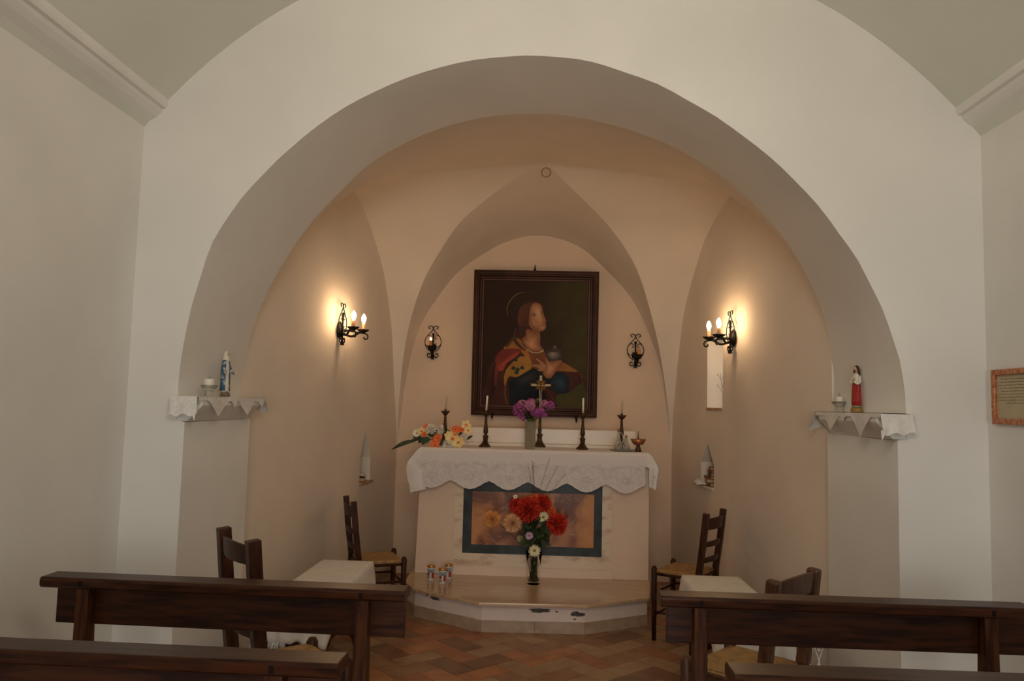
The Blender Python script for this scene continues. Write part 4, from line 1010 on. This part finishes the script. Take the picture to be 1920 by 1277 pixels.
for i in range(58):
    a=r_.uniform(0,2*PI); el=r_.uniform(.0,1.2); d=Vector((math.cos(a)*math.cos(el),math.sin(a)*math.cos(el)*.7-.2,math.sin(el)))
    b=Vector((r_.uniform(-.05,.05),r_.uniform(-.05,.03),r_.uniform(.02,.22))); leaf(mb,b,b+d*r_.uniform(.06,.12),r_.uniform(.014,.026),(0,0,.015),nrm=(r_.uniform(-.5,.5),-1,r_.uniform(0,1)))
for x,z in ((-.075,.05),(-.05,.03),(.05,.05),(.085,.08),(.09,.13),(.065,.03)):
    leaf(mb,(x*.5,-.05,z+.03),(x*1.3,-.085,z-.01),.028,(0,0,.01),nrm=(0,-1,.6))
for i in range(34):
    x=r_.uniform(-.12,.14); z=.02+.12*abs(x)/.14+r_.uniform(0,.10); b=Vector((x*.45,r_.uniform(-.05,0),z-.02)); leaf(mb,b,b+Vector((x*.5,-.02,r_.uniform(-.035,.02))),r_.uniform(.016,.026),(0,0,.008),nrm=(r_.uniform(-.3,.3),-1,.5))
mb.build('leaf_spray',leafg,fo)
mb=MB()
for dx,dz in ((-.06,.62),(-.03,.64),(.16,.60),(.10,.66),(.22,.55),(-.02,.63)):
    mb.tube(spline([(0,0,.1),(dx*.3,0.03,dz*.6),(dx,.03,dz)],6),.0012,4)
mb.build('thin_stalks',P('stalk_brown',(.09,.035,.015),.7),fo)
mb=MB()
for k in range(9):
    a=k*.7; mb.tube([(.032*math.cos(a),.03*math.sin(a),-.226),(.020*math.cos(a+1.2),.02*math.sin(a+1.2),-.12),(.038*math.cos(a+.4),.036*math.sin(a+.4),.0),(.02*math.cos(a),.02*math.sin(a),.08)],.0032,5)
mb.build('stems',stemg,fo)

# purple bouquet in the cut glass vase on the altar
BX,BY,BZ=-.102,6.13,ZM
v=thing('cut_glass_vase','short cut glass vase at the centre of the altar','vase',(BX,BY,BZ))
mb=MB(); mb.lathe([(0,0),(.037,0),(.040,.005),(.041,.06),(.042,.12),(.044,.205),(.046,.212),(.042,.212),(.038,.12),(.036,.05),(.034,.014),(0,.012)],(0,0,0),28); mb.build('vase_body',cutglass,v)
GP='purple flower heads in the cut glass vase'
def cluster(mb,mc,R,n,seed,sz=.013,sq=.8):
    r_=random.Random(seed)
    for i in range(n):
        z=1-2*(i+.5)/n; a=i*2.39996; s=math.sqrt(max(0,1-z*z)); d=Vector((s*math.cos(a),s*math.sin(a),z))
        if d.y>.55: continue
        p=Vector((d.x*R,d.y*R,d.z*R*sq))*r_.uniform(.85,1.08); daisy(mb,mc,p,(d+Vector((r_.uniform(-.3,.3),-.3,r_.uniform(-.3,.3)))),sz,5,sz*.38,seed*100+i,1,.1)
bb=lambda i:(BX+.014*math.cos(i*2.1),BY+.014*math.sin(i*2.1),BZ+.016)
eyep=P('purple_eye',(.16,.02,.14),.7)
for i,(x,z,dy,R,n,mt,sq,l) in enumerate((
  (-.190,1.455,-.03,.048,46,purple_f,1.15,'magenta flower head at the lower left of the purple bouquet'),
  (-.170,1.505,.00,.038,36,pink_f,.8,'mauve flower head at the upper left of the purple bouquet'),
  (-.108,1.498,-.05,.042,60,pink_f,.95,'large pink flower head at the middle of the purple bouquet'),
  (-.065,1.440,-.05,.036,30,purple_f,.8,'magenta flower head hanging over the vase rim'),
  (-.098,1.530,.02,.030,26,purple_f,.6,'small magenta flower head at the very top of the purple bouquet'),
  (-.030,1.455,-.03,.034,26,purple_f,.75,'magenta flower head right of the vase rim'),
  (-.002,1.515,-.02,.030,22,pink_f,.8,'pinkish flower head at the upper right of the purple bouquet'),
  (.045,1.500,-.01,.033,28,purple_f,1.0,'magenta flower head at the far right of the purple bouquet'),
  (.000,1.425,-.01,.026,18,purple_f,.6,'small magenta flower head drooping at the lower right of the purple bouquet'),
  (-.160,1.395,-.02,.018,12,purple_f,1.1,'tiny magenta flower head drooping lowest at the left'))):
    flower(l,'f',(x,BY+dy,z),lambda mb,mc,R=R,n=n,i=i,sq=sq:cluster(mb,mc,R,n,i+3,.0135 if mt is purple_f else .012,sq),mt,eye=eyep,group=GP,base=bb(i),mouth=(BX,BY,BZ+.2),name='purple_flower')
fo=thing('purple_bouquet_foliage','green leaves among the purple flowers on the altar','leaves',(BX,BY,BZ+.22))
mb=MB(); r_=random.Random(9)
for i in range(26):
    a=r_.uniform(0,2*PI); b=Vector((r_.uniform(-.03,.06),r_.uniform(-.03,.02),r_.uniform(0,.09))); leaf(mb,b,b+Vector((math.cos(a)*.06,-.02+.03*math.sin(a),r_.uniform(-.02,.05))),r_.uniform(.010,.018),nrm=(0,-1,.6))
mb.build('dark_leaves',leafg,fo)
mb=MB(); leaf(mb,(.045,-.02,.13),(.055,-.03,.175),.022,(0,-.01,0)); leaf(mb,(.12,0,.075),(.178,-.01,.088),.014,nrm=(0,-1,.3)); leaf(mb,(-.12,0,.1),(-.155,0,.108),.008); leaf(mb,(.04,-.03,.12),(.06,-.035,.155),.02); leaf(mb,(.05,-.035,.11),(.035,-.035,.165),.02,(0,-.01,0)); mb.build('bright_leaves',leafy,fo)
mb=MB()
for k in range(7):
    a=k*.9; mb.tube([(.026*math.cos(a),.024*math.sin(a),-.204),(.018*math.cos(a+1.2),.02*math.sin(a+1.2),-.1),(.022*math.cos(a),.02*math.sin(a),.04)],.0026,5)
mb.build('stems',leafy,fo)

# artificial flower spray lying on the left end of the altar
sy=6.14
sp=thing('flower_spray','artificial orange and cream flower spray lying on the altar\'s left end','flower spray',(-.83,sy,ZM)); SO=Vector((-.83,sy,ZM))
U2=250/180*1.0   # scale helper unused
def spx(cx,cy,dy=0):      # crop coordinates of the spray, scaled to the altar
    x=-1.177+(cx-115)/(1450-115)*.62; z=1.127+(1130-cy)/(1130-605)*.225
    return Vector((x,sy+dy,z))-SO
for (cx,cy,R,mt,nn,kind,dy) in ((765,750,.042,white_f,110,'p',-.02),(915,745,.034,white_f,70,'p',.02),(520,825,.028,white_f,40,'d',0),(600,790,.030,yellow_f,9,'d',-.01),(675,710,.024,coral_f,9,'d',.01),(650,840,.022,coral_f,9,'d',-.03),
                              (890,905,.034,coral_f,9,'d',-.06),(855,1025,.034,coral_f,12,'d',-.09),(1065,1000,.040,white_f,110,'p',-.07),(1170,740,.030,coral_f,9,'d',.0),(1265,740,.026,coral_f,9,'d',.0),
                              (1140,900,.050,yellow_f,6,'o',-.07),(1230,960,.045,yellow_f,6,'o',-.05),(1080,850,.036,yellow_f,6,'o',-.05),(1345,650,.036,yellow_f,5,'o',.0),(1385,750,.032,yellow_f,5,'o',-.01),(1180,810,.018,coral_f,7,'d',-.06)):
    p=spx(cx,cy,dy); R=R*1.15; mb=MB(); mc=MB()
    if kind=='p': pompom(mb,p,R,nn,.0055,int(cx),facing=FWD)
    elif kind=='d': daisy(mb,mc,p,(-.1,-1,.35),R,nn,R*.26,int(cx),2,.25)
    else: daisy(mb,mc,p,(.15,-1,.2),R,nn,R*.42,int(cx),1,.1)
    o=mb.build('flower_head',mt,sp); lab(o,{'p':'ruffled white pompom bloom','d':'small bloom','o':'yellow orchid bloom with orange throat'}[kind])
    if mc.v: mc.build('flower_eye',coral_f if kind=='o' else dkyel,o)
mb=MB()
def lf(a,b,w,dy=0,bend=(0,0,.004)): leaf(mb,spx(a[0],a[1],dy),spx(b[0],b[1],dy-.02),w,bend,nrm=(0,-1,.45))
lf((520,960),(118,1130),.020,-.02,(0,0,.012)); lf((700,900),(640,1020),.034,-.05); lf((760,900),(660,1000),.030,-.06); lf((600,900),(460,900),.020); lf((620,950),(450,940),.014,-.02); lf((800,860),(860,740),.02); lf((900,830),(820,960),.022,-.04)
lf((980,850),(1090,760),.018,-.03); lf((1030,800),(980,710),.014); lf((1370,920),(1470,845),.012,-.02); lf((1240,840),(1280,790),.012); lf((980,900),(960,1020),.018,-.05); lf((700,820),(880,900),.028,-.02); lf((560,1000),(640,900),.02,-.02)
mb.build('leaves',leafg,sp)
mb=MB(); mb.tube([spx(600,960,0),spx(900,900,0),spx(1150,850,.0),spx(1290,800,.0)],.004,6); mb.tube([spx(1150,860),spx(1330,690)],.002,5); mb.build('stems',stemg,sp)

# cruets, tray, card, bronze lamp stand
tr=thing('cruet_tray','small oval glass tray under the cruets on the altar','tray',(.612,6.15,ZM))
mb=MB(); mb.lathe([(0,0),(.075,0),(.100,.012),(.098,.016),(.073,.005),(0,.004)],(0,0,0),28,sy=.55); mb.build('tray_body',glassg,tr)
for i,(x,h,rr,l) in enumerate(((.582,.165,.032,'taller glass cruet on the tray at the right of the altar'),(.640,.115,.034,'shorter round glass cruet with amber stopper on the tray'))):
    c=thing('glass_cruet',l,'cruet',(x,6.14,ZM+.006),0,'glass cruets on the tray')
    mb=MB(); mb.lathe([(0,0),(rr,0),(rr+.002,.01),(rr*.9,h*.25),(rr*.45,h*.55),(.010,h*.8),(.011,h*.93),(.008,h*.93),(.007,h*.8),(rr*.35,h*.55),(rr*.75,h*.25),(rr*.8,.008),(0,.006)],(0,0,0),20); mb.build('cruet_body',glassg,c)
    mb=MB(); mb.ball((0,0,h*.97),.010,10,8); mb.build('stopper',P('amber_stopper',(.55,.28,.12),.2,trans=.4),c)
    if i==0:
        mb=MB(); mb.tube(spline([(.009,0,h*.85),(.03,0,h*.75),(.036,0,h*.5),(.026,0,h*.3)],4),.003,6); mb.build('handle',glassg,c)
mb=MB(); mb.box(-.045,.045,-.03,.03,0,.003); tag(mb.build('altar_card',paper,loc=(.668,6.24,ZM)),'small white card lying behind the cruet tray','card')
ls=thing('pricket_candleholder','low coppery pricket candleholder at the right end of the altar','candleholder',(.736,6.16,ZM))
mb=MB(); mb.lathe([(0,0),(.026,0),(.024,.01),(.014,.045),(.013,.06),(0,.06)],(0,0,0),20); mb.build('base',bronze,ls)
mb=MB(); mb.lathe([(.012,.05),(.036,.055),(.040,.058),(.062,.096),(.059,.097),(.038,.062),(0,.060)],(0,0,0),24); mb.build('drip_dish',copper,ls)
mb=MB(); mb.lathe([(.006,.06),(.005,.10),(.002,.155),(0,.16)],(0,0,0),10); mb.build('spike',bronze,ls)

# votive candles on the platform
for i,(x,y,rz,l) in enumerate(((-.802,5.853,0,'leftmost of the three printed votive candles on the platform'),(-.708,5.763,.2,'foremost of the three printed votive candles on the platform'),(-.682,5.915,-.1,'rearmost printed votive candle, half hidden by the foremost'))):
    c=thing('votive_candle',l,'candle',(x,y,.2),rz,'printed votive candles on the platform')
    mb=MB(); mb.lathe([(0,0),(.026,0),(.028,.004),(.028,.094),(.024,.098),(0,.098)],(0,0,0),24); mb.build('cup',printwh,c)
    mb=MB(); mb.lathe([(.027,.095),(.0305,.096),(.0305,.106),(.027,.109),(.012,.107),(0,.107)],(0,0,0),24); mb.build('lid',sheer,c)
    def wrap(mb,a0,a1,z0,z1,r_,mi=0,zz=None):
        n=8; mb.grid([[Vector((r_*math.cos(-PI/2+a0+(a1-a0)*k/n),r_*math.sin(-PI/2+a0+(a1-a0)*k/n),z)) for k in range(n+1)] for z in (z0,z1)],mi=mi)
    mb=MB(); wrap(mb,-.95,.95,.018,.086,.0283,0); wrap(mb,-.95,.95,.018,.058,.0285,1); wrap(mb,-.9,-.35,.018,.048,.0287,2); wrap(mb,.30,.92,.02,.060,.0287,1); wrap(mb,-.28,.22,.018,.060,.0289,3); wrap(mb,-.2,.15,.060,.072,.0289,1); wrap(mb,-.75,-.5,.022,.042,.0291,3)
    mb.build('printed_label',[skyblue,printred,printdk,printwh],c,fixn=False)

# ------------------------------------------------------------------ lace on the two imposts, statuettes and glass candle bowls
def shelf_lace(name,label,xin,xback,sg,y0,y1,pts):
    """sg=+1: ledge faces +x (left ledge); xin: ledge edge"""
    t=thing(name,label,'cloth',(0,0,0))
    z=1.5025; mb=MB()
    ey=YF-.006      # cloth on the ledge and turned over the edge facing the aisle
    mb.grid([[Vector((xback,y,z)) for y in (y0,(y0+y1)/2,y1)],[Vector((xin,y,z)) for y in (y0,(y0+y1)/2,y1)]])
    n=90; rows=[]
    def hem(y):
        z_=1.485
        for (c,w_,d) in pts:
            z_=min(z_,1.485-d*max(0,1-abs(y-c)/w_))
        return z_
    for j in range(6):
        v=j/5; row=[]
        for i in range(n+1):
            y=y0+(y1-y0)*i/n; row.append(Vector((xin+sg*(.004+.008*v*math.sin(y*30)*.4+.004*v),y,z-.002+(hem(y)-z)*v)))
        rows.append(row)
    mb.grid(rows); mb.build('edge_drop',lace_small,t)
    return t
t=shelf_lace('shelf_lace','white lace runner on the left arch ledge under the blue statuette',-1.545,-1.638,1,3.45,4.30,((3.665,.115,.078),(4.02,.115,.072),(3.85,.045,.034),(4.22,.05,.03)))
def front_panel(t,x0,x1,y,z1,zl,zr,wob):
    mb=MB(); rows=[]
    for j in range(9):
        v=j/8; row=[]
        for i in range(17):
            u=i/16; x=x0+(x1-x0)*u; zb=zl+(zr-zl)*u+.006*math.sin(u*14+wob); row.append(Vector((x+.006*math.sin(v*3+u*5)*v,y-.010*v-.006*math.sin(u*12+wob)*v,z1+(zb-z1)*v)))
        rows.append(row)
    mb.grid(rows); mb.build('end_drop',lace_small,t)
mb=MB(); mb.grid([[Vector((-1.675,3.455,1.503)),Vector((-1.545,3.455,1.503))],[Vector((-1.66,3.51,1.503)),Vector((-1.545,3.51,1.503))]]); mb.build('front_flap',lace_small,t)
front_panel(t,-1.672,-1.548,3.452,1.503,1.415,1.420,0)
mb=MB(); mb.add([(-1.572,3.442,1.44),(-1.545,3.44,1.44),(-1.549,3.436,1.392)],[(0,1,2)]); mb.build('corner_point',lace_small,t)
# end of the runner turned down past the back edge
mb=MB(); mb.grid([[Vector((-1.64,4.30,1.503)),Vector((-1.545,4.30,1.503)),Vector((-1.53,4.24,1.503))],[Vector((-1.64,4.33,1.44)),Vector((-1.53,4.32,1.425)),Vector((-1.515,4.25,1.46))]]); mb.build('end_drop',lace_small,t)
t=shelf_lace('shelf_lace','white lace runner on the right arch ledge under the red statuette',1.452,1.575,-1,3.45,4.30,((3.66,.11,.095),(4.03,.10,.075),(3.87,.045,.03)))
mb=MB(); mb.grid([[Vector((1.452,3.455,1.499)),Vector((1.60,3.455,1.499))],[Vector((1.452,3.51,1.5025)),Vector((1.60,3.51,1.5025))]]); mb.build('front_flap',lace_small,t)
front_panel(t,1.448,1.585,3.452,1.499,1.408,1.418,1.5)
mb=MB(); mb.add([(1.444,3.44,1.43),(1.466,3.442,1.42),(1.446,3.436,1.382)],[(0,1,2)]); mb.build('corner_point',lace_small,t)
mb=MB(); mb.grid([[Vector((1.575,4.30,1.503)),Vector((1.452,4.30,1.503)),Vector((1.44,4.24,1.503))],[Vector((1.575,4.33,1.44)),Vector((1.42,4.32,1.40)),Vector((1.43,4.24,1.46))]]); mb.build('end_drop',lace_small,t)

def robe_rows(prof,n=20):
    rows=[]
    for (z,rx,ry,cx,cy,am) in prof:
        rows.append([Vector((cx+rx*math.cos(a)*(1+am*math.sin(7*a)),cy+ry*math.sin(a)*(1+am*math.sin(7*a+1)),z)) for a in [2*PI*k/n for k in range(n)]])
    return rows
def body(mb,prof,n=20):
    R=robe_rows(prof,n); mb.grid(R,closed=True)
    k=len(mb.v); mb.f.append([k-n+i for i in range(n)]); mb.sm.append(True); mb.mi.append(0)
    mb.f.append([k-n*len(R)+i for i in range(n)][::-1]); mb.sm.append(True); mb.mi.append(0)
ZS=1.5045
s=thing('statuette','small statue of a veiled woman in worn blue mantle, left ledge','statuette',(-1.592,3.86,ZS),math.radians(78))
# local: faces -y
mb=MB(); body(mb,[(0,.026,.022,0,0,.05),(.010,.027,.023,0,0,.08),(.016,.022,.019,0,0,.05),(.026,.020,.017,0,0,.0)]); mb.ball((.0,-.022,.010),.008); mb.build('base',P('stone_paint',(.20,.15,.09),.6,var=.3,vscale=60),s)
mb=MB(); body(mb,[(.022,.022,.017,0,0,.10),(.05,.020,.016,0,0,.08),(.10,.018,.014,0,0,.05),(.14,.019,.014,0,0,.03),(.165,.017,.012,0,0,.02),(.185,.012,.010,0,0,0),(.195,.006,.006,0,0,0)]); mb.build('gown',porcelain,s)
mb=MB()
for sgn in (-1,1):
    rows=[]
    for z,r1 in ((.028,.027),(.06,.026),(.10,.025),(.13,.026),(.16,.023),(.182,.017)):
        rows.append([Vector((sgn*r1*math.cos(a),.002+r1*.78*math.sin(a),z)) for a in [-.75+ (2.35)*k/8 for k in range(9)]])
    mb.grid(rows)
mb.build('mantle',bluepaint,s,solid=.003)
mb=MB(); mb.tube(spline([(-.018,0,.165),(-.026,-.008,.135),(-.034,-.020,.115)],4),[.007]*8+[.004],8); mb.tube(spline([(.018,0,.165),(.026,-.008,.135),(.034,-.020,.115)],4),[.007]*8+[.004],8); mb.build('sleeves',bluepaint,s)
mb=MB(); mb.ball((-.035,-.023,.112),.0045,8,6,sc=(1,1,1.5)); mb.ball((.035,-.023,.112),.0045,8,6,sc=(1,1,1.5)); mb.ball((0,-.004,.210),.0115,12,10,sc=(.85,.95,1.15)); mb.tube([(0,0,.19),(0,-.002,.203)],.0055,8); mb.build('face_and_hands',skinpaint,s)
mb=MB(); mb.lathe([(.016,.170),(.017,.185),(.0155,.200),(.0145,.212),(.011,.222),(.005,.227),(0,.2285)],(0,.003,0),16,sx=.95); mb.build('veil',porcelain,s)
s=thing('statuette','small statue of a long haired man in red robe, right ledge','statuette',(1.522,3.90,ZS),math.radians(-65))
mb=MB(); body(mb,[(0,.030,.024,0,0,0),(.008,.031,.025,0,0,0),(.018,.029,.023,0,0,0),(.021,.024,.020,0,0,0)]); mb.build('base',goldpaint,s)
mb=MB(); body(mb,[(.020,.024,.020,0,0,0),(.026,.023,.019,0,0,0)]); mb.build('green_plinth',P('green_paint',(.10,.14,.05),.5),s)
mb=MB(); body(mb,[(.025,.021,.017,0,0,.06),(.05,.020,.016,0,0,.05),(.12,.018,.014,0,0,.03),(.165,.021,.013,0,0,.02),(.180,.016,.010,0,0,0),(.190,.007,.007,0,0,0)]); mb.build('tunic',porcelain,s)
mb=MB(); body(mb,[(.030,.024,.019,0,.001,.10),(.06,.024,.018,0,.001,.10),(.10,.023,.017,0,.001,.07),(.125,.022,.016,0,.001,.05),(.14,.020,.0145,0,.001,.02)]); mb.tube(spline([(.020,-.002,.15),(.022,-.012,.11),(.012,-.017,.07),(.0,-.018,.045)],4),.006,8); mb.build('red_robe',redpaint,s)
mb=MB()
for sgn in (-1,1): mb.tube(spline([(sgn*.018,0,.172),(sgn*.026,-.004,.148),(sgn*.018,-.015,.138),(sgn*.006,-.020,.150)],4),[.007]*8+[.006]*4+[.004],8)
mb.build('sleeves',porcelain,s)
mb=MB(); mb.ball((-.003,-.022,.152),.0045,8,6,sc=(1,.8,1.4)); mb.ball((.006,-.021,.158),.0045,8,6,sc=(1,.8,1.4)); mb.ball((0,-.003,.210),.0115,12,10,sc=(.85,.95,1.15)); mb.tube([(0,0,.185),(0,-.002,.203)],.006,8); mb.build('face_and_hands',skinpaint,s)
mb=MB(); mb.ball((0,.002,.214),.0132,12,10,sc=(.95,.95,1.05)); mb.tube(spline([(-.010,.004,.212),(-.013,.005,.195),(-.012,.006,.178)],3),[.006]*6+[.003],8); mb.tube(spline([(.010,.004,.212),(.013,.005,.195),(.012,.006,.178)],3),[.006]*6+[.003],8); mb.ball((0,-.010,.200),.0055,8,6); o=mb.build('hair_and_beard',hairpaint,s)
# face in front of the hair
mb=MB(); mb.ball((0,-.007,.211),.0100,12,10,sc=(.85,.8,1.15)); mb.build('face',skinpaint,s)
for (x,y,l,R) in ((-1.590,3.665,'glass bowl on the left ledge beside the blue statuette',.040),(1.520,4.115,'glass bowl on the right ledge beside the red statuette',.040)):
    b=thing('candle_bowl',l,'candle holder',(x,y,ZS),0,'glass candle bowls on the ledges')
    mb=MB(); mb.lathe([(0,0),(.020,0),(.021,.004),(.018,.018),(.018,.024),(.028,.032),(R,.050),(R-.002,.052),(.026,.036),(.015,.027),(0,.026)],(0,0,0),24); mb.build('bowl_body',glassg,b)
    c=thing('pillar_candle',l.replace('glass bowl on','short cream candle in the bowl on').split(' beside')[0],'candle',(x,y,ZS+.028),0,'short candles in the glass bowls')
    mb=MB(); mb.lathe([(0,0),(.022,0),(.0235,.004),(.0235,.050),(.021,.054),(.006,.053),(0,.052)] if x<0 else [(0,0),(.018,0),(.019,.004),(.019,.045),(.017,.049),(.006,.048),(0,.047)],(0,0,0),20); mb.build('wax_body',wax,c)
    mb=MB(); mb.tube([(0,0,.045),(.001,0,.066)],.0012,5); mb.build('wick',wick,c)

# ------------------------------------------------------------------ framed notice on the right nave wall
n=thing('framed_notice','framed handwritten sheet in mottled orange frame on the right wall','framed sheet',(NXR-.001,3.27,1.58)); NO=Vector((NXR-.001,3.27,1.58))
ya,yb,za,zb=-.17,.165,-.113,.117
mb=MB()
o_=[(ya,za),(yb,za),(yb,zb),(ya,zb)]; i_=[(ya+.024,za+.024),(yb-.024,za+.024),(yb-.024,zb-.024),(ya+.024,zb-.024)]
for k in range(4):
    a,b,c,d=o_[k],o_[(k+1)%4],i_[(k+1)%4],i_[k]; mb.prism([(0,p[0],p[1]) for p in (a,b,c,d)],(-.020,0,0))
mb.build('frame',orangefr,n,bevel=.004)
mb=MB(); mb.box(-.006,0,ya+.02,yb-.02,za+.02,zb-.02); mb.build('sheet',paper,n)
mb=MB(); r_=random.Random(2)
for j in range(9):
    z=zb-.042-j*.0125; y=yb-.034-(.02 if j in (0,4) else 0); end=ya+.04 if j<7 else ya+.12
    if j==8: y-=.05
    while y>end:
        l=r_.uniform(.006,.018); mb.box(-.0066,-.0058,y-l,y,z-.0012,z+.0012+r_.uniform(0,.0012)); y-=l+.004
mb.build('handwriting',inkm,n)

# ------------------------------------------------------------------ things in the niches and the window
def book(label,c,size,rz,m,group):
    b=thing('book',label,'book',c,rz,group); sx,sy,sz=size
    mb=MB(); mb.box(-sx/2,sx/2,-sy/2,sy/2,0,.003); mb.box(-sx/2,sx/2,-sy/2,sy/2,sz-.003,sz); mb.box(-sx/2,-sx/2+.004,-sy/2,sy/2,0,sz); mb.build('cover',m,b,bevel=.0015)
    mb=MB(); mb.box(-sx/2+.003,sx/2-.004,-sy/2+.003,sy/2-.003,.003,sz-.003); mb.build('pages',pagecol,b)
zc=.916
for i,(dx,dy,sz,rz,m,l) in enumerate(((.045,.0,.030,.10,bookbr,'brown book at the bottom of the niche stack'),(.035,.005,.026,-.15,bookbr,'brown book second from the bottom of the niche stack'),(.040,.0,.022,.2,bookbr,'brown book in the middle of the niche stack'),(.055,-.012,.024,.0,bookdk,'dark covered book second from the top of the niche stack'),(.055,-.015,.022,.12,bookbr,'brown book on top of the niche stack'),(.055,-.018,.020,-.1,bookbr,'thin brown book lying on the very top of the niche stack'))):
    book(l,(1.275+dx,6.105+dy,zc),(.12,.13 if i<3 else .10,sz),rz,m,'books stacked in the right niche'); zc+=sz+.0005
def rag(name,label,cx,cy,cz,sx,sy,h,seed):
    r_=random.Random(seed); mb=MB(); rows=[]
    N_=14
    for j in range(N_):
        rows.append([Vector((cx+sx*(i/(N_-1)-.5),cy+sy*(j/(N_-1)-.5),cz+.002+h*abs(math.sin(i*1.1+seed)*math.cos(j*.9+seed*.7))*(math.sin(PI*i/(N_-1))*.7+.3)*r_.uniform(.8,1))) for i in range(N_)])
    mb.grid(rows); return tag(mb.build(name,cloth,solid=.0015),label,'cloth')
rag('crumpled_cloth','crumpled white cloth hanging out of the right niche',1.222,6.215,.918,.08,.15,.055,2)
rag('crumpled_cloth','crumpled white cloth in the left niche',-1.44,6.22,.905,.06,.12,.03,5)
book('dark book lying in the left niche',(-1.45,6.21,.869),(.10,.13,.03),.2,bookdk,None)
tw=thing('dry_twig','pale dry twig standing in the slit window','twig',(1.36,6.05,1.513))
mb=MB(); mb.tube(spline([(0,0,0),(-.004,-.004,.10),(-.012,.0,.2),(-.02,.003,.26)],4),.002,5)
for z,d in ((.14,-.03),(.19,.02),(.22,-.03),(.24,.015),(.17,.02)): mb.tube(spline([(-.006,0,z-.02),(-.006+d*.6,0,z+.012),(-.01+d,0,z+.03)],3),.0014,4); mb.ball((-.01+d,0,z+.032),.005,6,5)
mb.build('branches',P('grey_twig',(.30,.31,.27),.8),tw)
